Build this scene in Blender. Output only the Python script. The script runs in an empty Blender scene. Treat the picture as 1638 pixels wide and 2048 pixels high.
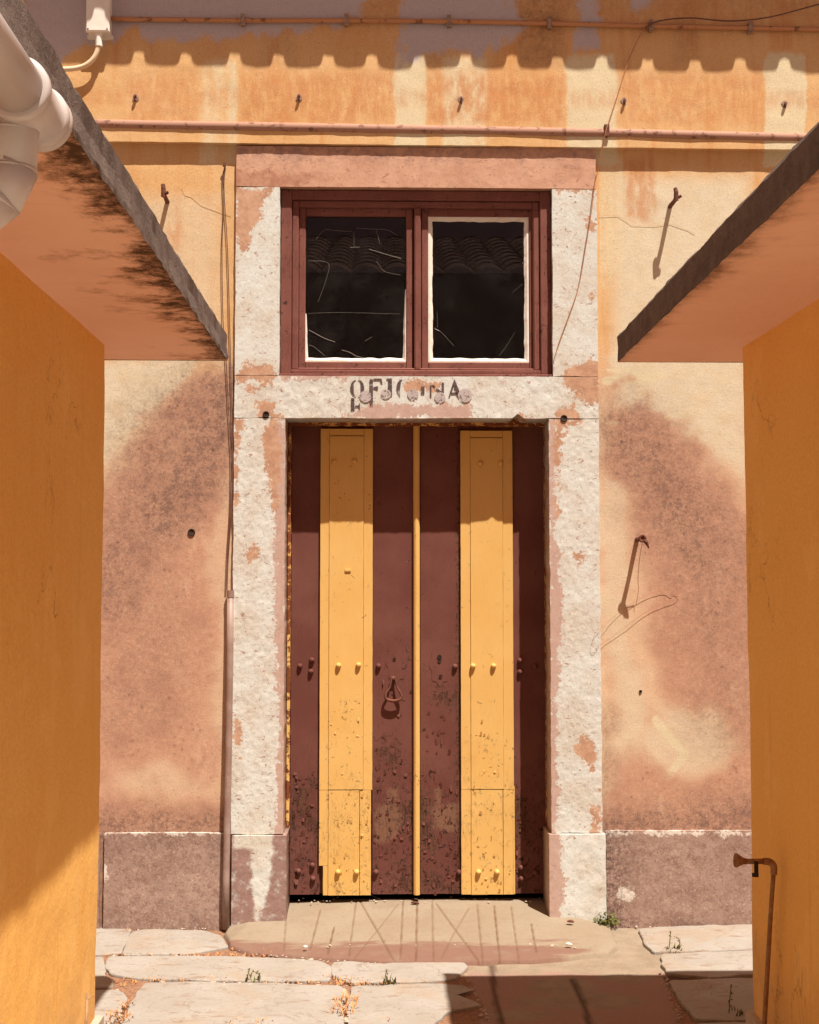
import bpy, math, random
import numpy as np
from math import radians, sin, cos, pi, tan, atan

random.seed(7)
SC = bpy.context.scene
COL = SC.collection

# ------------------------------------------------------------------ camera
F = 2500.0                      # focal length in photograph pixels (1638 x 2048)
VPX, VPY = 763.0, 1173.0        # where the passage's horizontal lines meet
PITCH = atan((VPY - 1024) / F)
YAW = atan((VPX - 819) / F * cos(PITCH))
CAM = np.array([0.0, -6.0, 1.6])
cam_d = bpy.data.cameras.new('camera')
cam_d.sensor_fit = 'VERTICAL'
cam_d.sensor_height = 24.0
cam_d.lens = F / 2048 * 24.0
cam_d.clip_start = 0.05
cam_d.clip_end = 400
cam = bpy.data.objects.new('camera', cam_d)
cam.location = CAM
cam.rotation_euler = (pi / 2 + PITCH, 0, YAW)
COL.objects.link(cam)
SC.camera = cam

# ------------------------------------------------------------------ light
SUN_DIR = np.array([-0.23, 0.386, -1.0])          # the way the light travels
SUN_DIR /= np.linalg.norm(SUN_DIR)
to_sun = -SUN_DIR
ELEV = math.asin(to_sun[2])
AZ = math.atan2(to_sun[0], to_sun[1])             # clockwise from +Y
world = bpy.data.worlds.new('World')
SC.world = world
world.use_nodes = True
wn, wl = world.node_tree.nodes, world.node_tree.links
wn.clear()
sky = wn.new('ShaderNodeTexSky')
sky.sky_type = 'NISHITA'
sky.sun_disc = False
sky.sun_elevation = ELEV
sky.sun_rotation = AZ
sky.dust_density = 2.0
hs = wn.new('ShaderNodeHueSaturation')
hs.inputs['Saturation'].default_value = 0.25
warm = wn.new('ShaderNodeMix')
warm.data_type = 'RGBA'
warm.blend_type = 'MULTIPLY'
warm.inputs[0].default_value = 1.0
warm.inputs[7].default_value = (1.0, 0.55, 0.45, 1)
bg = wn.new('ShaderNodeBackground')
bg.inputs[1].default_value = 0.05
wo = wn.new('ShaderNodeOutputWorld')
wl.new(sky.outputs[0], hs.inputs['Color'])
wl.new(hs.outputs[0], warm.inputs[6])
wl.new(warm.outputs[2], bg.inputs[0])
wl.new(bg.outputs[0], wo.inputs[0])

sun_d = bpy.data.lights.new('sun', 'SUN')
sun_d.energy = 5.0
sun_d.angle = radians(0.53)
sun_d.color = (1.0, 0.88, 0.74)
sun = bpy.data.objects.new('sun', sun_d)
sun.location = (3, -8, 12)
from mathutils import Vector
sun.rotation_euler = Vector(SUN_DIR).to_track_quat('-Z', 'Y').to_euler()
COL.objects.link(sun)

SC.view_settings.view_transform = 'Standard'
SC.view_settings.look = 'None'
SC.view_settings.gamma = 1.0
SC.view_settings.use_curve_mapping = False
SC.view_settings.exposure = 0.78
SC.render.engine = 'CYCLES'
SC.cycles.max_bounces = 8
SC.cycles.diffuse_bounces = 6

# ------------------------------------------------------------------ pixel <-> world
_f = np.array([-sin(YAW) * cos(PITCH), cos(YAW) * cos(PITCH), sin(PITCH)])
_r = np.array([cos(YAW), sin(YAW), 0.0])
_u = np.cross(_r, _f)


def ray(px, py):
    return _f + (px - 819) / F * _r + (1024 - py) / F * _u


def at(px, py, Y):
    d = ray(px, py)
    return CAM + d * ((Y - CAM[1]) / d[1])


def atz(px, py, z):
    d = ray(px, py)
    return CAM + d * ((z - CAM[2]) / d[2])


def atx(px, py, X):
    d = ray(px, py)
    return CAM + d * ((X - CAM[0]) / d[0])


def proj(P):
    d = P - CAM
    w = d @ _f
    return 819 + F * (d @ _r) / w, 1024 - F * (d @ _u) / w


# ------------------------------------------------------------------ numpy noise and fields
def _hash(ix, iy, seed):
    h = (ix.astype(np.int64) * 374761393 + iy.astype(np.int64) * 668265263 + seed * 974711) & 0x7fffffff
    h = ((h ^ (h >> 13)) * 1274126177) & 0x7fffffff
    return ((h ^ (h >> 16)) & 0xffff) / 65535.0


def vnoise(x, y, seed=0):
    ix, iy = np.floor(x), np.floor(y)
    fx, fy = x - ix, y - iy
    fx = fx * fx * (3 - 2 * fx)
    fy = fy * fy * (3 - 2 * fy)
    a, b = _hash(ix, iy, seed), _hash(ix + 1, iy, seed)
    c, d = _hash(ix, iy + 1, seed), _hash(ix + 1, iy + 1, seed)
    return (a + (b - a) * fx) * (1 - fy) + (c + (d - c) * fx) * fy


def fbm(x, y, seed=0, octv=4):
    s, a, t = 0.0, 1.0, 0.0
    for k in range(octv):
        s = s + a * vnoise(x * 2 ** k + 17.3 * k, y * 2 ** k - 9.1 * k, seed + k)
        t += a
        a *= 0.5
    return s / t - 0.5            # about -0.5 .. 0.5


def sstep(a, b, x):
    t = np.clip((x - a) / (b - a), 0, 1)
    return t * t * (3 - 2 * t)


def sdline(px, py, pts):
    """distance to a polyline"""
    best = np.full(np.shape(px), 1e9)
    for (x0, y0), (x1, y1) in zip(pts[:-1], pts[1:]):
        dx, dy = x1 - x0, y1 - y0
        t = np.clip(((px - x0) * dx + (py - y0) * dy) / (dx * dx + dy * dy + 1e-9), 0, 1)
        best = np.minimum(best, np.hypot(px - x0 - t * dx, py - y0 - t * dy))
    return best


def sdpoly(px, py, pts):
    """signed distance, positive inside"""
    d = sdline(px, py, list(pts) + [pts[0]])
    ins = np.zeros(np.shape(px), bool)
    n = len(pts)
    for i in range(n):
        x0, y0 = pts[i]
        x1, y1 = pts[(i + 1) % n]
        if y0 == y1:
            continue
        c = ((y0 > py) != (y1 > py)) & (px < (x1 - x0) * (py - y0) / (y1 - y0) + x0)
        ins ^= c
    return np.where(ins, d, -d)


def ell(px, py, cx, cy, rx, ry):
    return (1 - np.hypot((px - cx) / rx, (py - cy) / ry)) * min(rx, ry)


def lin(c):
    c = np.array(c, float) / 255
    return np.where(c <= 0.04045, c / 12.92, ((c + 0.055) / 1.055) ** 2.4)


LF = np.array([1.22, 0.98, 0.78])     # what a white facade surface in the sun shows


def A(r, g, b, k=1.0):
    """albedo of a facade surface that shows (r,g,b) in the sun"""
    a = np.clip(lin((r, g, b)) / LF * k, 0.004, 0.85)
    return (float(a[0]), float(a[1]), float(a[2]), 1.0)


# ------------------------------------------------------------------ node helper
class B:
    def __init__(s, name):
        s.m = bpy.data.materials.new(name)
        s.m.use_nodes = True
        s.t = s.m.node_tree
        s.t.nodes.clear()
        s.out = s.t.nodes.new('ShaderNodeOutputMaterial')
        s._pos = None

    def n(s, t):
        return s.t.nodes.new(t)

    def put(s, sock, v):
        if hasattr(v, 'is_linked') or hasattr(v, 'links'):
            s.t.links.new(v, sock)
        else:
            sock.default_value = v

    def pos(s):
        if s._pos is None:
            s._pos = s.n('ShaderNodeNewGeometry').outputs['Position']
        return s._pos

    def mapped(s, scale=(1, 1, 1), rot=(0, 0, 0), loc=(0, 0, 0)):
        m = s.n('ShaderNodeMapping')
        s.put(m.inputs['Vector'], s.pos())
        m.inputs['Scale'].default_value = scale
        m.inputs['Rotation'].default_value = rot
        m.inputs['Location'].default_value = loc
        return m.outputs[0]

    def noise(s, scale, detail=4, rough=0.55, vec=None, dist=0.0):
        q = s.n('ShaderNodeTexNoise')
        s.put(q.inputs['Vector'], vec if vec is not None else s.pos())
        q.inputs['Scale'].default_value = scale
        q.inputs['Detail'].default_value = detail
        q.inputs['Roughness'].default_value = rough
        q.inputs['Distortion'].default_value = dist
        return q.outputs['Fac']

    def voro(s, scale, feature='F1', vec=None):
        q = s.n('ShaderNodeTexVoronoi')
        q.feature = feature
        s.put(q.inputs['Vector'], vec if vec is not None else s.pos())
        q.inputs['Scale'].default_value = scale
        return q.outputs['Distance']

    def attr(s, name):
        q = s.n('ShaderNodeAttribute')
        q.attribute_name = name
        return q.outputs['Fac']

    def math(s, op, a, b=0.0, c=None):
        q = s.n('ShaderNodeMath')
        q.operation = op
        s.put(q.inputs[0], a)
        s.put(q.inputs[1], b)
        if c is not None:
            s.put(q.inputs[2], c)
        return q.outputs[0]

    def sm(s, v, lo, hi, o0=0.0, o1=1.0):
        q = s.n('ShaderNodeMapRange')
        q.interpolation_type = 'SMOOTHSTEP'
        s.put(q.inputs['Value'], v)
        q.inputs['From Min'].default_value = lo
        q.inputs['From Max'].default_value = hi
        q.inputs['To Min'].default_value = o0
        q.inputs['To Max'].default_value = o1
        return q.outputs[0]

    def mix(s, fac, a, b, mode='MIX'):
        q = s.n('ShaderNodeMix')
        q.data_type = 'RGBA'
        q.blend_type = mode
        s.put(q.inputs[0], fac)
        s.put(q.inputs[6], a)
        s.put(q.inputs[7], b)
        return q.outputs[2]

    def sep(s):
        q = s.n('ShaderNodeSeparateXYZ')
        s.put(q.inputs[0], s.pos())
        return q.outputs

    def bump(s, h, strength=0.4, dist=0.004, normal=None):
        q = s.n('ShaderNodeBump')
        q.inputs['Strength'].default_value = strength
        q.inputs['Distance'].default_value = dist
        s.put(q.inputs['Height'], h)
        if normal is not None:
            s.put(q.inputs['Normal'], normal)
        return q.outputs[0]

    def done(s, col, rough=0.85, normal=None, spec=0.25, metal=0.0):
        p = s.n('ShaderNodeBsdfPrincipled')
        s.put(p.inputs['Base Color'], col)
        s.put(p.inputs['Roughness'], rough)
        p.inputs['Specular IOR Level'].default_value = spec
        p.inputs['Metallic'].default_value = metal
        if normal is not None:
            s.put(p.inputs['Normal'], normal)
        s.t.links.new(p.outputs[0], s.out.inputs[0])
        return s.m


# ------------------------------------------------------------------ object helper
ROOT_BASE = {}


def link(o, parent=None):
    COL.objects.link(o)
    if parent is not None:
        o.parent = parent
    return o


def tag(o, label=None, cat=None, group=None, kind=None):
    for k, v in (('label', label), ('category', cat), ('group', group), ('kind', kind)):
        if v:
            o[k] = v
    return o


def base_of(o):
    while o.parent is not None:
        o = o.parent
    return np.array(ROOT_BASE.get(o.name, (0, 0, 0)), float)


def thing(name, base, label, cat, group=None, kind=None):
    o = bpy.data.objects.new(name, None)
    o.empty_display_size = 0.1
    o.location = tuple(float(v) for v in base)
    link(o)
    ROOT_BASE[o.name] = tuple(base)
    return tag(o, label, cat, group, kind)


def mesh(name, verts, faces, mat, parent=None, smooth=False, fields=None, base=None, label=None, cat=None, group=None, kind=None):
    """one mesh object; verts in world coordinates"""
    v = np.array(verts, float).reshape(-1, 3)
    if parent is not None:
        b = base_of(parent)
    else:
        if base is None:
            lo, hi = v.min(0), v.max(0)
            base = ((lo[0] + hi[0]) / 2, (lo[1] + hi[1]) / 2, lo[2])
        b = np.array(base, float)
    me = bpy.data.meshes.new(name)
    me.from_pydata((v - b).tolist(), [], [tuple(int(i) for i in f) for f in faces])
    if fields:
        for k, arr in fields.items():
            a = me.attributes.new(k, 'FLOAT', 'POINT')
            a.data.foreach_set('value', np.asarray(arr, np.float32).ravel())
    if smooth:
        me.polygons.foreach_set('use_smooth', [True] * len(me.polygons))
    me.materials.append(mat)
    me.update()
    o = bpy.data.objects.new(name, me)
    link(o, parent)
    if parent is None:
        o.location = tuple(float(t) for t in b)
        ROOT_BASE[o.name] = tuple(b)
    return tag(o, label, cat, group, kind)


class G:
    """collects shapes of one mesh"""

    def __init__(s):
        s.v, s.f = [], []

    def add(s, v, f):
        o = len(s.v)
        s.v += [tuple(float(c) for c in p) for p in v]
        s.f += [tuple(i + o for i in q) for q in f]
        return s

    def box(s, x0, x1, y0, y1, z0, z1, b=0.0):
        """box; y0 is the front; front edges chamfered by b"""
        if b <= 0:
            v = [(x0, y0, z0), (x1, y0, z0), (x1, y0, z1), (x0, y0, z1), (x0, y1, z0), (x1, y1, z0), (x1, y1, z1), (x0, y1, z1)]
            return s.add(v, [(0, 1, 2, 3), (5, 4, 7, 6), (4, 0, 3, 7), (1, 5, 6, 2), (3, 2, 6, 7), (4, 5, 1, 0)])
        v = [(x0 + b, y0, z0 + b), (x1 - b, y0, z0 + b), (x1 - b, y0, z1 - b), (x0 + b, y0, z1 - b),
             (x0, y0 + b, z0), (x1, y0 + b, z0), (x1, y0 + b, z1), (x0, y0 + b, z1),
             (x0, y1, z0), (x1, y1, z0), (x1, y1, z1), (x0, y1, z1)]
        f = [(0, 1, 2, 3), (4, 5, 1, 0), (5, 6, 2, 1), (6, 7, 3, 2), (7, 4, 0, 3), (8, 9, 5, 4), (9, 10, 6, 5), (10, 11, 7, 6), (11, 8, 4, 7), (9, 8, 11, 10)]
        return s.add(v, f)

    def tube(s, pts, r, n=10, closed=False, caps=True):
        pts = [np.array(p, float) for p in pts]
        m = len(pts)
        rs = r if hasattr(r, '__len__') else [r] * m
        tang = []
        for i in range(m):
            if closed:
                t = pts[(i + 1) % m] - pts[i - 1]
            else:
                t = pts[min(i + 1, m - 1)] - pts[max(i - 1, 0)]
            tang.append(t / (np.linalg.norm(t) + 1e-12))
        ref = np.array([0, 0, 1.0])
        if abs(tang[0] @ ref) > 0.9:
            ref = np.array([0, 1.0, 0])
        a = np.cross(tang[0], ref)
        a /= np.linalg.norm(a)
        v = []
        for i in range(m):
            a = a - tang[i] * (a @ tang[i])
            a /= np.linalg.norm(a) + 1e-12
            b = np.cross(tang[i], a)
            for k in range(n):
                w = 2 * pi * k / n
                v.append(pts[i] + rs[i] * (cos(w) * a + sin(w) * b))
        f = []
        for i in range(m if closed else m - 1):
            j = (i + 1) % m
            for k in range(n):
                l = (k + 1) % n
                f.append((i * n + k, i * n + l, j * n + l, j * n + k))
        if caps and not closed:
            f.append(tuple(range(n - 1, -1, -1)))
            f.append(tuple((m - 1) * n + k for k in range(n)))
        return s.add(v, f)

    def lathe(s, c, axis, prof, n=14):
        """prof: (distance along axis, radius)"""
        axis = np.array(axis, float)
        axis /= np.linalg.norm(axis)
        c = np.array(c, float)
        ref = np.array([0, 0, 1.0]) if abs(axis[2]) < 0.9 else np.array([1.0, 0, 0])
        a = np.cross(axis, ref)
        a /= np.linalg.norm(a)
        b = np.cross(axis, a)
        v = []
        for h, r in prof:
            for k in range(n):
                w = 2 * pi * k / n
                v.append(c + axis * h + max(r, 1e-4) * (cos(w) * a + sin(w) * b))
        f = []
        for i in range(len(prof) - 1):
            for k in range(n):
                l = (k + 1) % n
                f.append((i * n + k, i * n + l, (i + 1) * n + l, (i + 1) * n + k))
        f.append(tuple(range(n - 1, -1, -1)))
        f.append(tuple((len(prof) - 1) * n + k for k in range(n)))
        return s.add(v, f)

    def prism(s, pts, d):
        """pts: polygon of world points, extruded by vector d"""
        n = len(pts)
        d = np.array(d, float)
        v = [np.array(p, float) for p in pts] + [np.array(p, float) + d for p in pts]
        f = [tuple(range(n)), tuple(range(2 * n - 1, n - 1, -1))]
        for i in range(n):
            j = (i + 1) % n
            f.append((j, i, n + i, n + j))
        return s.add(v, f)

    def build(s, name, mat, parent=None, **k):
        return mesh(name, s.v, s.f, mat, parent, **k)


def grid_slab(name, X, Z, yf, depth, mat, parent, disp=None, fields=None, smooth=True, wob=0.0, seed=0, **k):
    """upright slab: front is a grid (X, Z 2-D arrays, row 0 at the bottom), facing -Y; closed sides and back.
    disp(px,py,X,Z) pushes the front outward; fields: dict of functions (px,py)"""
    nz, nx = X.shape
    X, Z = X.copy(), Z.copy()
    if wob:
        e = fbm(Z * 18, X * 18, seed + 5) * wob * 2
        for c in (0, -1):
            X[:, c] += e[:, c]
        for rr in (0, -1):
            Z[rr, :] += fbm(X[rr] * 18, Z[rr] * 18 + 40, seed + 9) * wob * 2
    P = np.stack([X, np.full_like(X, yf), Z], -1)
    px, py = proj(P.reshape(-1, 3))
    if disp is not None:
        d = disp(px, py, X.ravel(), Z.ravel()).reshape(nz, nx)
        P[..., 1] -= d
    fr = P.reshape(-1, 3)
    idx = np.arange(nz * nx).reshape(nz, nx)
    loop = np.concatenate([idx[0, :], idx[1:, -1], idx[-1, -2::-1], idx[-2:0:-1, 0]])
    bk = fr[loop].copy()
    bk[:, 1] = yf + depth
    o = nz * nx
    faces = [(idx[j, i], idx[j, i + 1], idx[j + 1, i + 1], idx[j + 1, i]) for j in range(nz - 1) for i in range(nx - 1)]
    m = len(loop)
    # sides get their own copy of the rim so that the front edge stays sharp when smooth shaded
    rim = fr[loop]
    v = np.concatenate([fr, rim, bk])
    for i in range(m):
        j = (i + 1) % m
        faces.append((o + j, o + i, o + m + i, o + m + j))
    faces.append(tuple(o + m + i for i in range(m - 1, -1, -1)))
    fl = {}
    for kk, fn in (fields or {}).items():
        a = np.asarray(fn(px, py)) * np.ones(len(px))
        fl[kk] = np.concatenate([a, a[loop], a[loop]])
    return mesh(name, v, faces, mat, parent, smooth=smooth, fields=fl, **k)


def XZ(x0, x1, z0, z1, res):
    nx = max(2, int(round((x1 - x0) / res)) + 1)
    nz = max(2, int(round((z1 - z0) / res)) + 1)
    return np.meshgrid(np.linspace(x0, x1, nx), np.linspace(z0, z1, nz))


def curve(pts, n=8, closed=False):
    """smooth curve through points (Catmull-Rom)"""
    p = [np.array(q, float) for q in pts]
    m = len(p)
    out = []
    rng = m if closed else m - 1
    for i in range(rng):
        if closed:
            p0, p1, p2, p3 = p[i - 1], p[i], p[(i + 1) % m], p[(i + 2) % m]
        else:
            p0, p1, p2, p3 = p[max(i - 1, 0)], p[i], p[i + 1], p[min(i + 2, m - 1)]
        for k in range(n):
            t = k / n
            out.append(0.5 * ((2 * p1) + (-p0 + p2) * t + (2 * p0 - 5 * p1 + 4 * p2 - p3) * t * t + (-p0 + 3 * p1 - 3 * p2 + p3) * t ** 3))
    if not closed:
        out.append(p[-1])
    return out

# ================================================================== materials
def mat_plaster():
    """weathered ochre lime wash of the facade; stains come from fields stored on the wall"""
    b = B('facade_plaster')
    big = b.noise(2.2, 5, 0.6)
    mid = b.noise(9, 6, 0.65)
    fine = b.noise(42, 6, 0.72)
    grit = b.noise(150, 4, 0.75)
    vert = b.noise(5, 4, 0.6, b.mapped((3.0, 1, 0.25)))
    yel = b.mix(b.sm(big, 0.3, 0.7), A(225, 164, 102), A(230, 176, 118))
    yel = b.mix(b.sm(vert, 0.5, 0.75), yel, A(219, 150, 88))
    yel = b.mix(b.attr('low'), yel, b.mix(b.sm(mid, 0.3, 0.7), A(222, 170, 128), A(228, 182, 140)))
    cream = b.mix(b.sm(mid, 0.35, 0.7), A(230, 204, 166), A(226, 192, 148))
    cr = b.math('ADD', b.attr('cream'), b.math('MULTIPLY', b.math('SUBTRACT', mid, 0.5), 0.5))
    col = b.mix(b.sm(cr, 0.25, 0.8), yel, cream)
    # pale washed streaks
    pl = b.math('ADD', b.attr('pale'), b.math('ADD', b.math('MULTIPLY', b.math('SUBTRACT', vert, 0.5), 0.8), b.math('MULTIPLY', b.math('SUBTRACT', fine, 0.5), 0.5)))
    col = b.mix(b.sm(pl, 0.28, 0.70, 0, 0.92), col, A(231, 202, 156))
    # rust coloured runs
    ru = b.math('MULTIPLY', b.attr('rust'), b.sm(b.noise(24, 5, 0.65, b.mapped((1, 1, 0.35))), 0.3, 0.62))
    col = b.mix(ru, col, A(208, 132, 78))
    # pinkish weathering
    st = b.math('ADD', b.attr('stain'), b.math('MULTIPLY', b.math('SUBTRACT', mid, 0.5), 0.9))
    st = b.math('ADD', st, b.math('MULTIPLY', b.math('SUBTRACT', fine, 0.5), 0.5))
    pink = b.mix(b.sm(fine, 0.3, 0.7), A(196, 138, 104), A(214, 158, 122))
    col = b.mix(b.sm(st, 0.25, 0.85), col, pink)
    mot = b.math('MULTIPLY', b.sm(b.noise(4.2, 7, 0.68), 0.46, 0.68), b.sm(b.attr('stain'), 0.2, 0.8))
    col = b.mix(b.math('MULTIPLY', mot, 0.55), col, A(182, 126, 98))
    pale2 = b.math('MULTIPLY', b.sm(b.noise(6.5, 7, 0.7, b.mapped((1.3, 1, 0.7), (0, 0, 0), (5, 3, 1))), 0.55, 0.74), b.sm(b.attr('stain'), 0.2, 0.8))
    col = b.mix(b.math('MULTIPLY', pale2, 0.55), col, A(232, 182, 142))
    # speckled mould
    sp = b.sm(b.noise(20, 8, 0.78), 0.47, 0.56)
    sp2 = b.sm(b.noise(62, 6, 0.78), 0.47, 0.58)
    dk = b.math('MULTIPLY', b.attr('dark'), b.math('ADD', b.math('ADD', b.math('MULTIPLY', sp, 0.36), b.math('MULTIPLY', sp2, 0.34)), 0.30))
    col = b.mix(b.math('MINIMUM', dk, 0.80), col, A(114, 82, 69))
    spot = b.sm(b.math('ADD', b.voro(25), b.math('MULTIPLY', b.noise(60, 4), 0.25)), 0.40, 0.24)
    spot = b.math('MULTIPLY', spot, b.sm(b.noise(9, 4), 0.47, 0.56))
    col = b.mix(b.math('MULTIPLY', b.math('MULTIPLY', spot, b.math('MAXIMUM', b.attr('dark'), b.math('MULTIPLY', b.attr('stain'), 0.55))), 0.7), col, A(110, 72, 60))
    # old grey render where the paint came off
    gr = b.math('ADD', b.attr('grey'), b.math('MULTIPLY', b.math('SUBTRACT', b.noise(7, 7, 0.62), 0.5), 90))
    gr = b.math('ADD', gr, b.math('MULTIPLY', b.math('SUBTRACT', vert, 0.5), 60))
    grf = b.sm(gr, -9, 12)
    col = b.mix(grf, col, b.mix(fine, A(190, 164, 156), A(210, 184, 170)))
    col = b.mix(b.sm(grit, 0.42, 0.70, 0, 0.30), col, A(140, 92, 66))
    col = b.mix(b.sm(b.noise(110, 4, 0.75, b.mapped((1, 1, 1), (0, 0, 0), (3, 1, 7))), 0.55, 0.72, 0, 0.30), col, A(242, 210, 170))
    sk = b.sm(b.voro(52), 0.22, 0.10)
    sk = b.math('MULTIPLY', sk, b.sm(b.noise(21, 4, 0.6), 0.50, 0.64))
    col = b.mix(b.math('MULTIPLY', sk, 0.45), col, A(150, 96, 70))
    h = b.math('ADD', b.math('MULTIPLY', mid, 0.7), b.math('ADD', b.math('MULTIPLY', fine, 0.45), b.math('MULTIPLY', grit, 0.35)))
    h = b.math('SUBTRACT', h, b.math('MULTIPLY', grf, 0.25))
    return b.done(col, 0.92, b.bump(h, 0.5, 0.005), 0.12)


def mat_stone(name='rough_stone', white=(226, 213, 192), alt=(217, 198, 172), patch=(202, 148, 112), band=(202, 160, 136), dirtk=0.0):
    """pale limestone with remains of brown mortar (field patch), painted band (field band), dirt (field dirt); fields in pixels"""
    b = B(name)
    mid = b.noise(24, 6, 0.65)
    fine = b.noise(60, 6, 0.72)
    grit = b.noise(130, 5, 0.75)
    big = b.noise(6, 4)
    col = b.mix(b.sm(big, 0.35, 0.7), A(*white), A(*alt))
    pits = b.sm(b.noise(38, 6, 0.7, b.mapped((1, 1, 1.5), (0, 0.5, 0)), 0.9), 0.395, 0.36)
    col = b.mix(b.math('MULTIPLY', pits, 0.85), col, A(176, 116, 84))
    crev = b.sm(b.math('ABSOLUTE', b.math('SUBTRACT', b.noise(30, 5, 0.6, None, 0.8), 0.5)), 0.012, 0.0)
    col = b.mix(b.math('MULTIPLY', b.math('MULTIPLY', crev, b.sm(big, 0.45, 0.6)), 0.6), col, A(170, 108, 76))
    dn = b.math('ADD', b.attr('dirt'), b.math('MULTIPLY', b.math('SUBTRACT', mid, 0.5), 1.6))
    dn = b.math('ADD', dn, b.math('MULTIPLY', b.math('SUBTRACT', fine, 0.5), 0.7))
    dn = b.sm(dn, 0.3, 0.9)
    col = b.mix(dn, col, b.mix(mid, A(140, 104, 90), A(172, 130, 112)))
    rag = b.math('ADD', b.math('MULTIPLY', b.math('SUBTRACT', b.noise(15, 7, 0.72), 0.5), 62), b.math('MULTIPLY', b.math('SUBTRACT', fine, 0.5), 26))
    bd = b.sm(b.math('ADD', b.attr('band'), rag), -0.7, 0.9)
    col = b.mix(bd, col, b.mix(mid, A(band[0] - 20, band[1] - 22, band[2] - 22), A(band[0] + 16, band[1] + 18, band[2] + 18)))
    pt = b.sm(b.math('ADD', b.attr('patch'), rag), -0.7, 0.9)
    col = b.mix(pt, col, b.mix(b.sm(mid, 0.35, 0.65), A(patch[0] - 12, patch[1] - 12, patch[2] - 10), A(patch[0] + 10, patch[1] + 12, patch[2] + 10)))
    col = b.mix(b.sm(grit, 0.42, 0.72, 0, 0.28), col, A(160, 112, 88))
    col = b.mix(b.sm(b.noise(64, 5, 0.7, b.mapped((1, 1, 1), (0, 0, 0), (4, 8, 2)), 0.6), 0.61, 0.68, 0, 0.6), col, A(202, 146, 112))
    cover = b.math('MAXIMUM', bd, pt)
    keep = b.math('SUBTRACT', 1.0, b.math('MULTIPLY', cover, 0.7))
    h = b.math('MULTIPLY', b.math('ADD', b.math('MULTIPLY', mid, 0.45), b.math('MULTIPLY', fine, 0.5)), keep)
    h = b.math('ADD', h, b.math('MULTIPLY', cover, 0.35))
    h = b.math('ADD', h, b.math('MULTIPLY', grit, 0.12))
    h = b.math('SUBTRACT', h, b.math('MULTIPLY', pits, 0.8))
    return b.done(col, 0.9, b.bump(h, 0.5, 0.006), 0.15)


def mat_base_stone():
    """mauve grey foot of the wall"""
    b = B('base_plinth_stone')
    mid = b.noise(11, 6, 0.65)
    fine = b.noise(80, 5, 0.7)
    big = b.noise(3.2, 4)
    col = b.mix(b.sm(big, 0.3, 0.7), A(164, 127, 105), A(181, 142, 118))
    col = b.mix(b.sm(mid, 0.50, 0.72, 0, 0.45), col, A(150, 106, 88))
    col = b.mix(b.sm(b.noise(30, 7, 0.78), 0.47, 0.60, 0, 0.6), col, A(142, 100, 83))
    col = b.mix(b.sm(b.noise(85, 5, 0.77), 0.51, 0.63, 0, 0.55), col, A(126, 84, 70))
    wear = b.math('ADD', b.attr('wear'), b.math('MULTIPLY', b.math('SUBTRACT', fine, 0.5), 26))
    wear = b.math('ADD', wear, b.math('MULTIPLY', b.math('SUBTRACT', mid, 0.5), 40))
    col = b.mix(b.sm(wear, -1, 3), col, A(228, 202, 176))
    dk = b.math('MULTIPLY', b.attr('dark'), b.sm(b.noise(50, 6, 0.75), 0.38, 0.62))
    col = b.mix(dk, col, A(92, 62, 52))
    col = b.mix(b.sm(b.noise(90, 5, 0.75, b.mapped((1, 1, 1), (0, 0, 0), (7, 2, 5))), 0.53, 0.70, 0, 0.5), col, A(224, 182, 154))
    h = b.math('ADD', mid, b.math('MULTIPLY', fine, 0.6))
    return b.done(col, 0.9, b.bump(h, 0.5, 0.006), 0.2)


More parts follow.
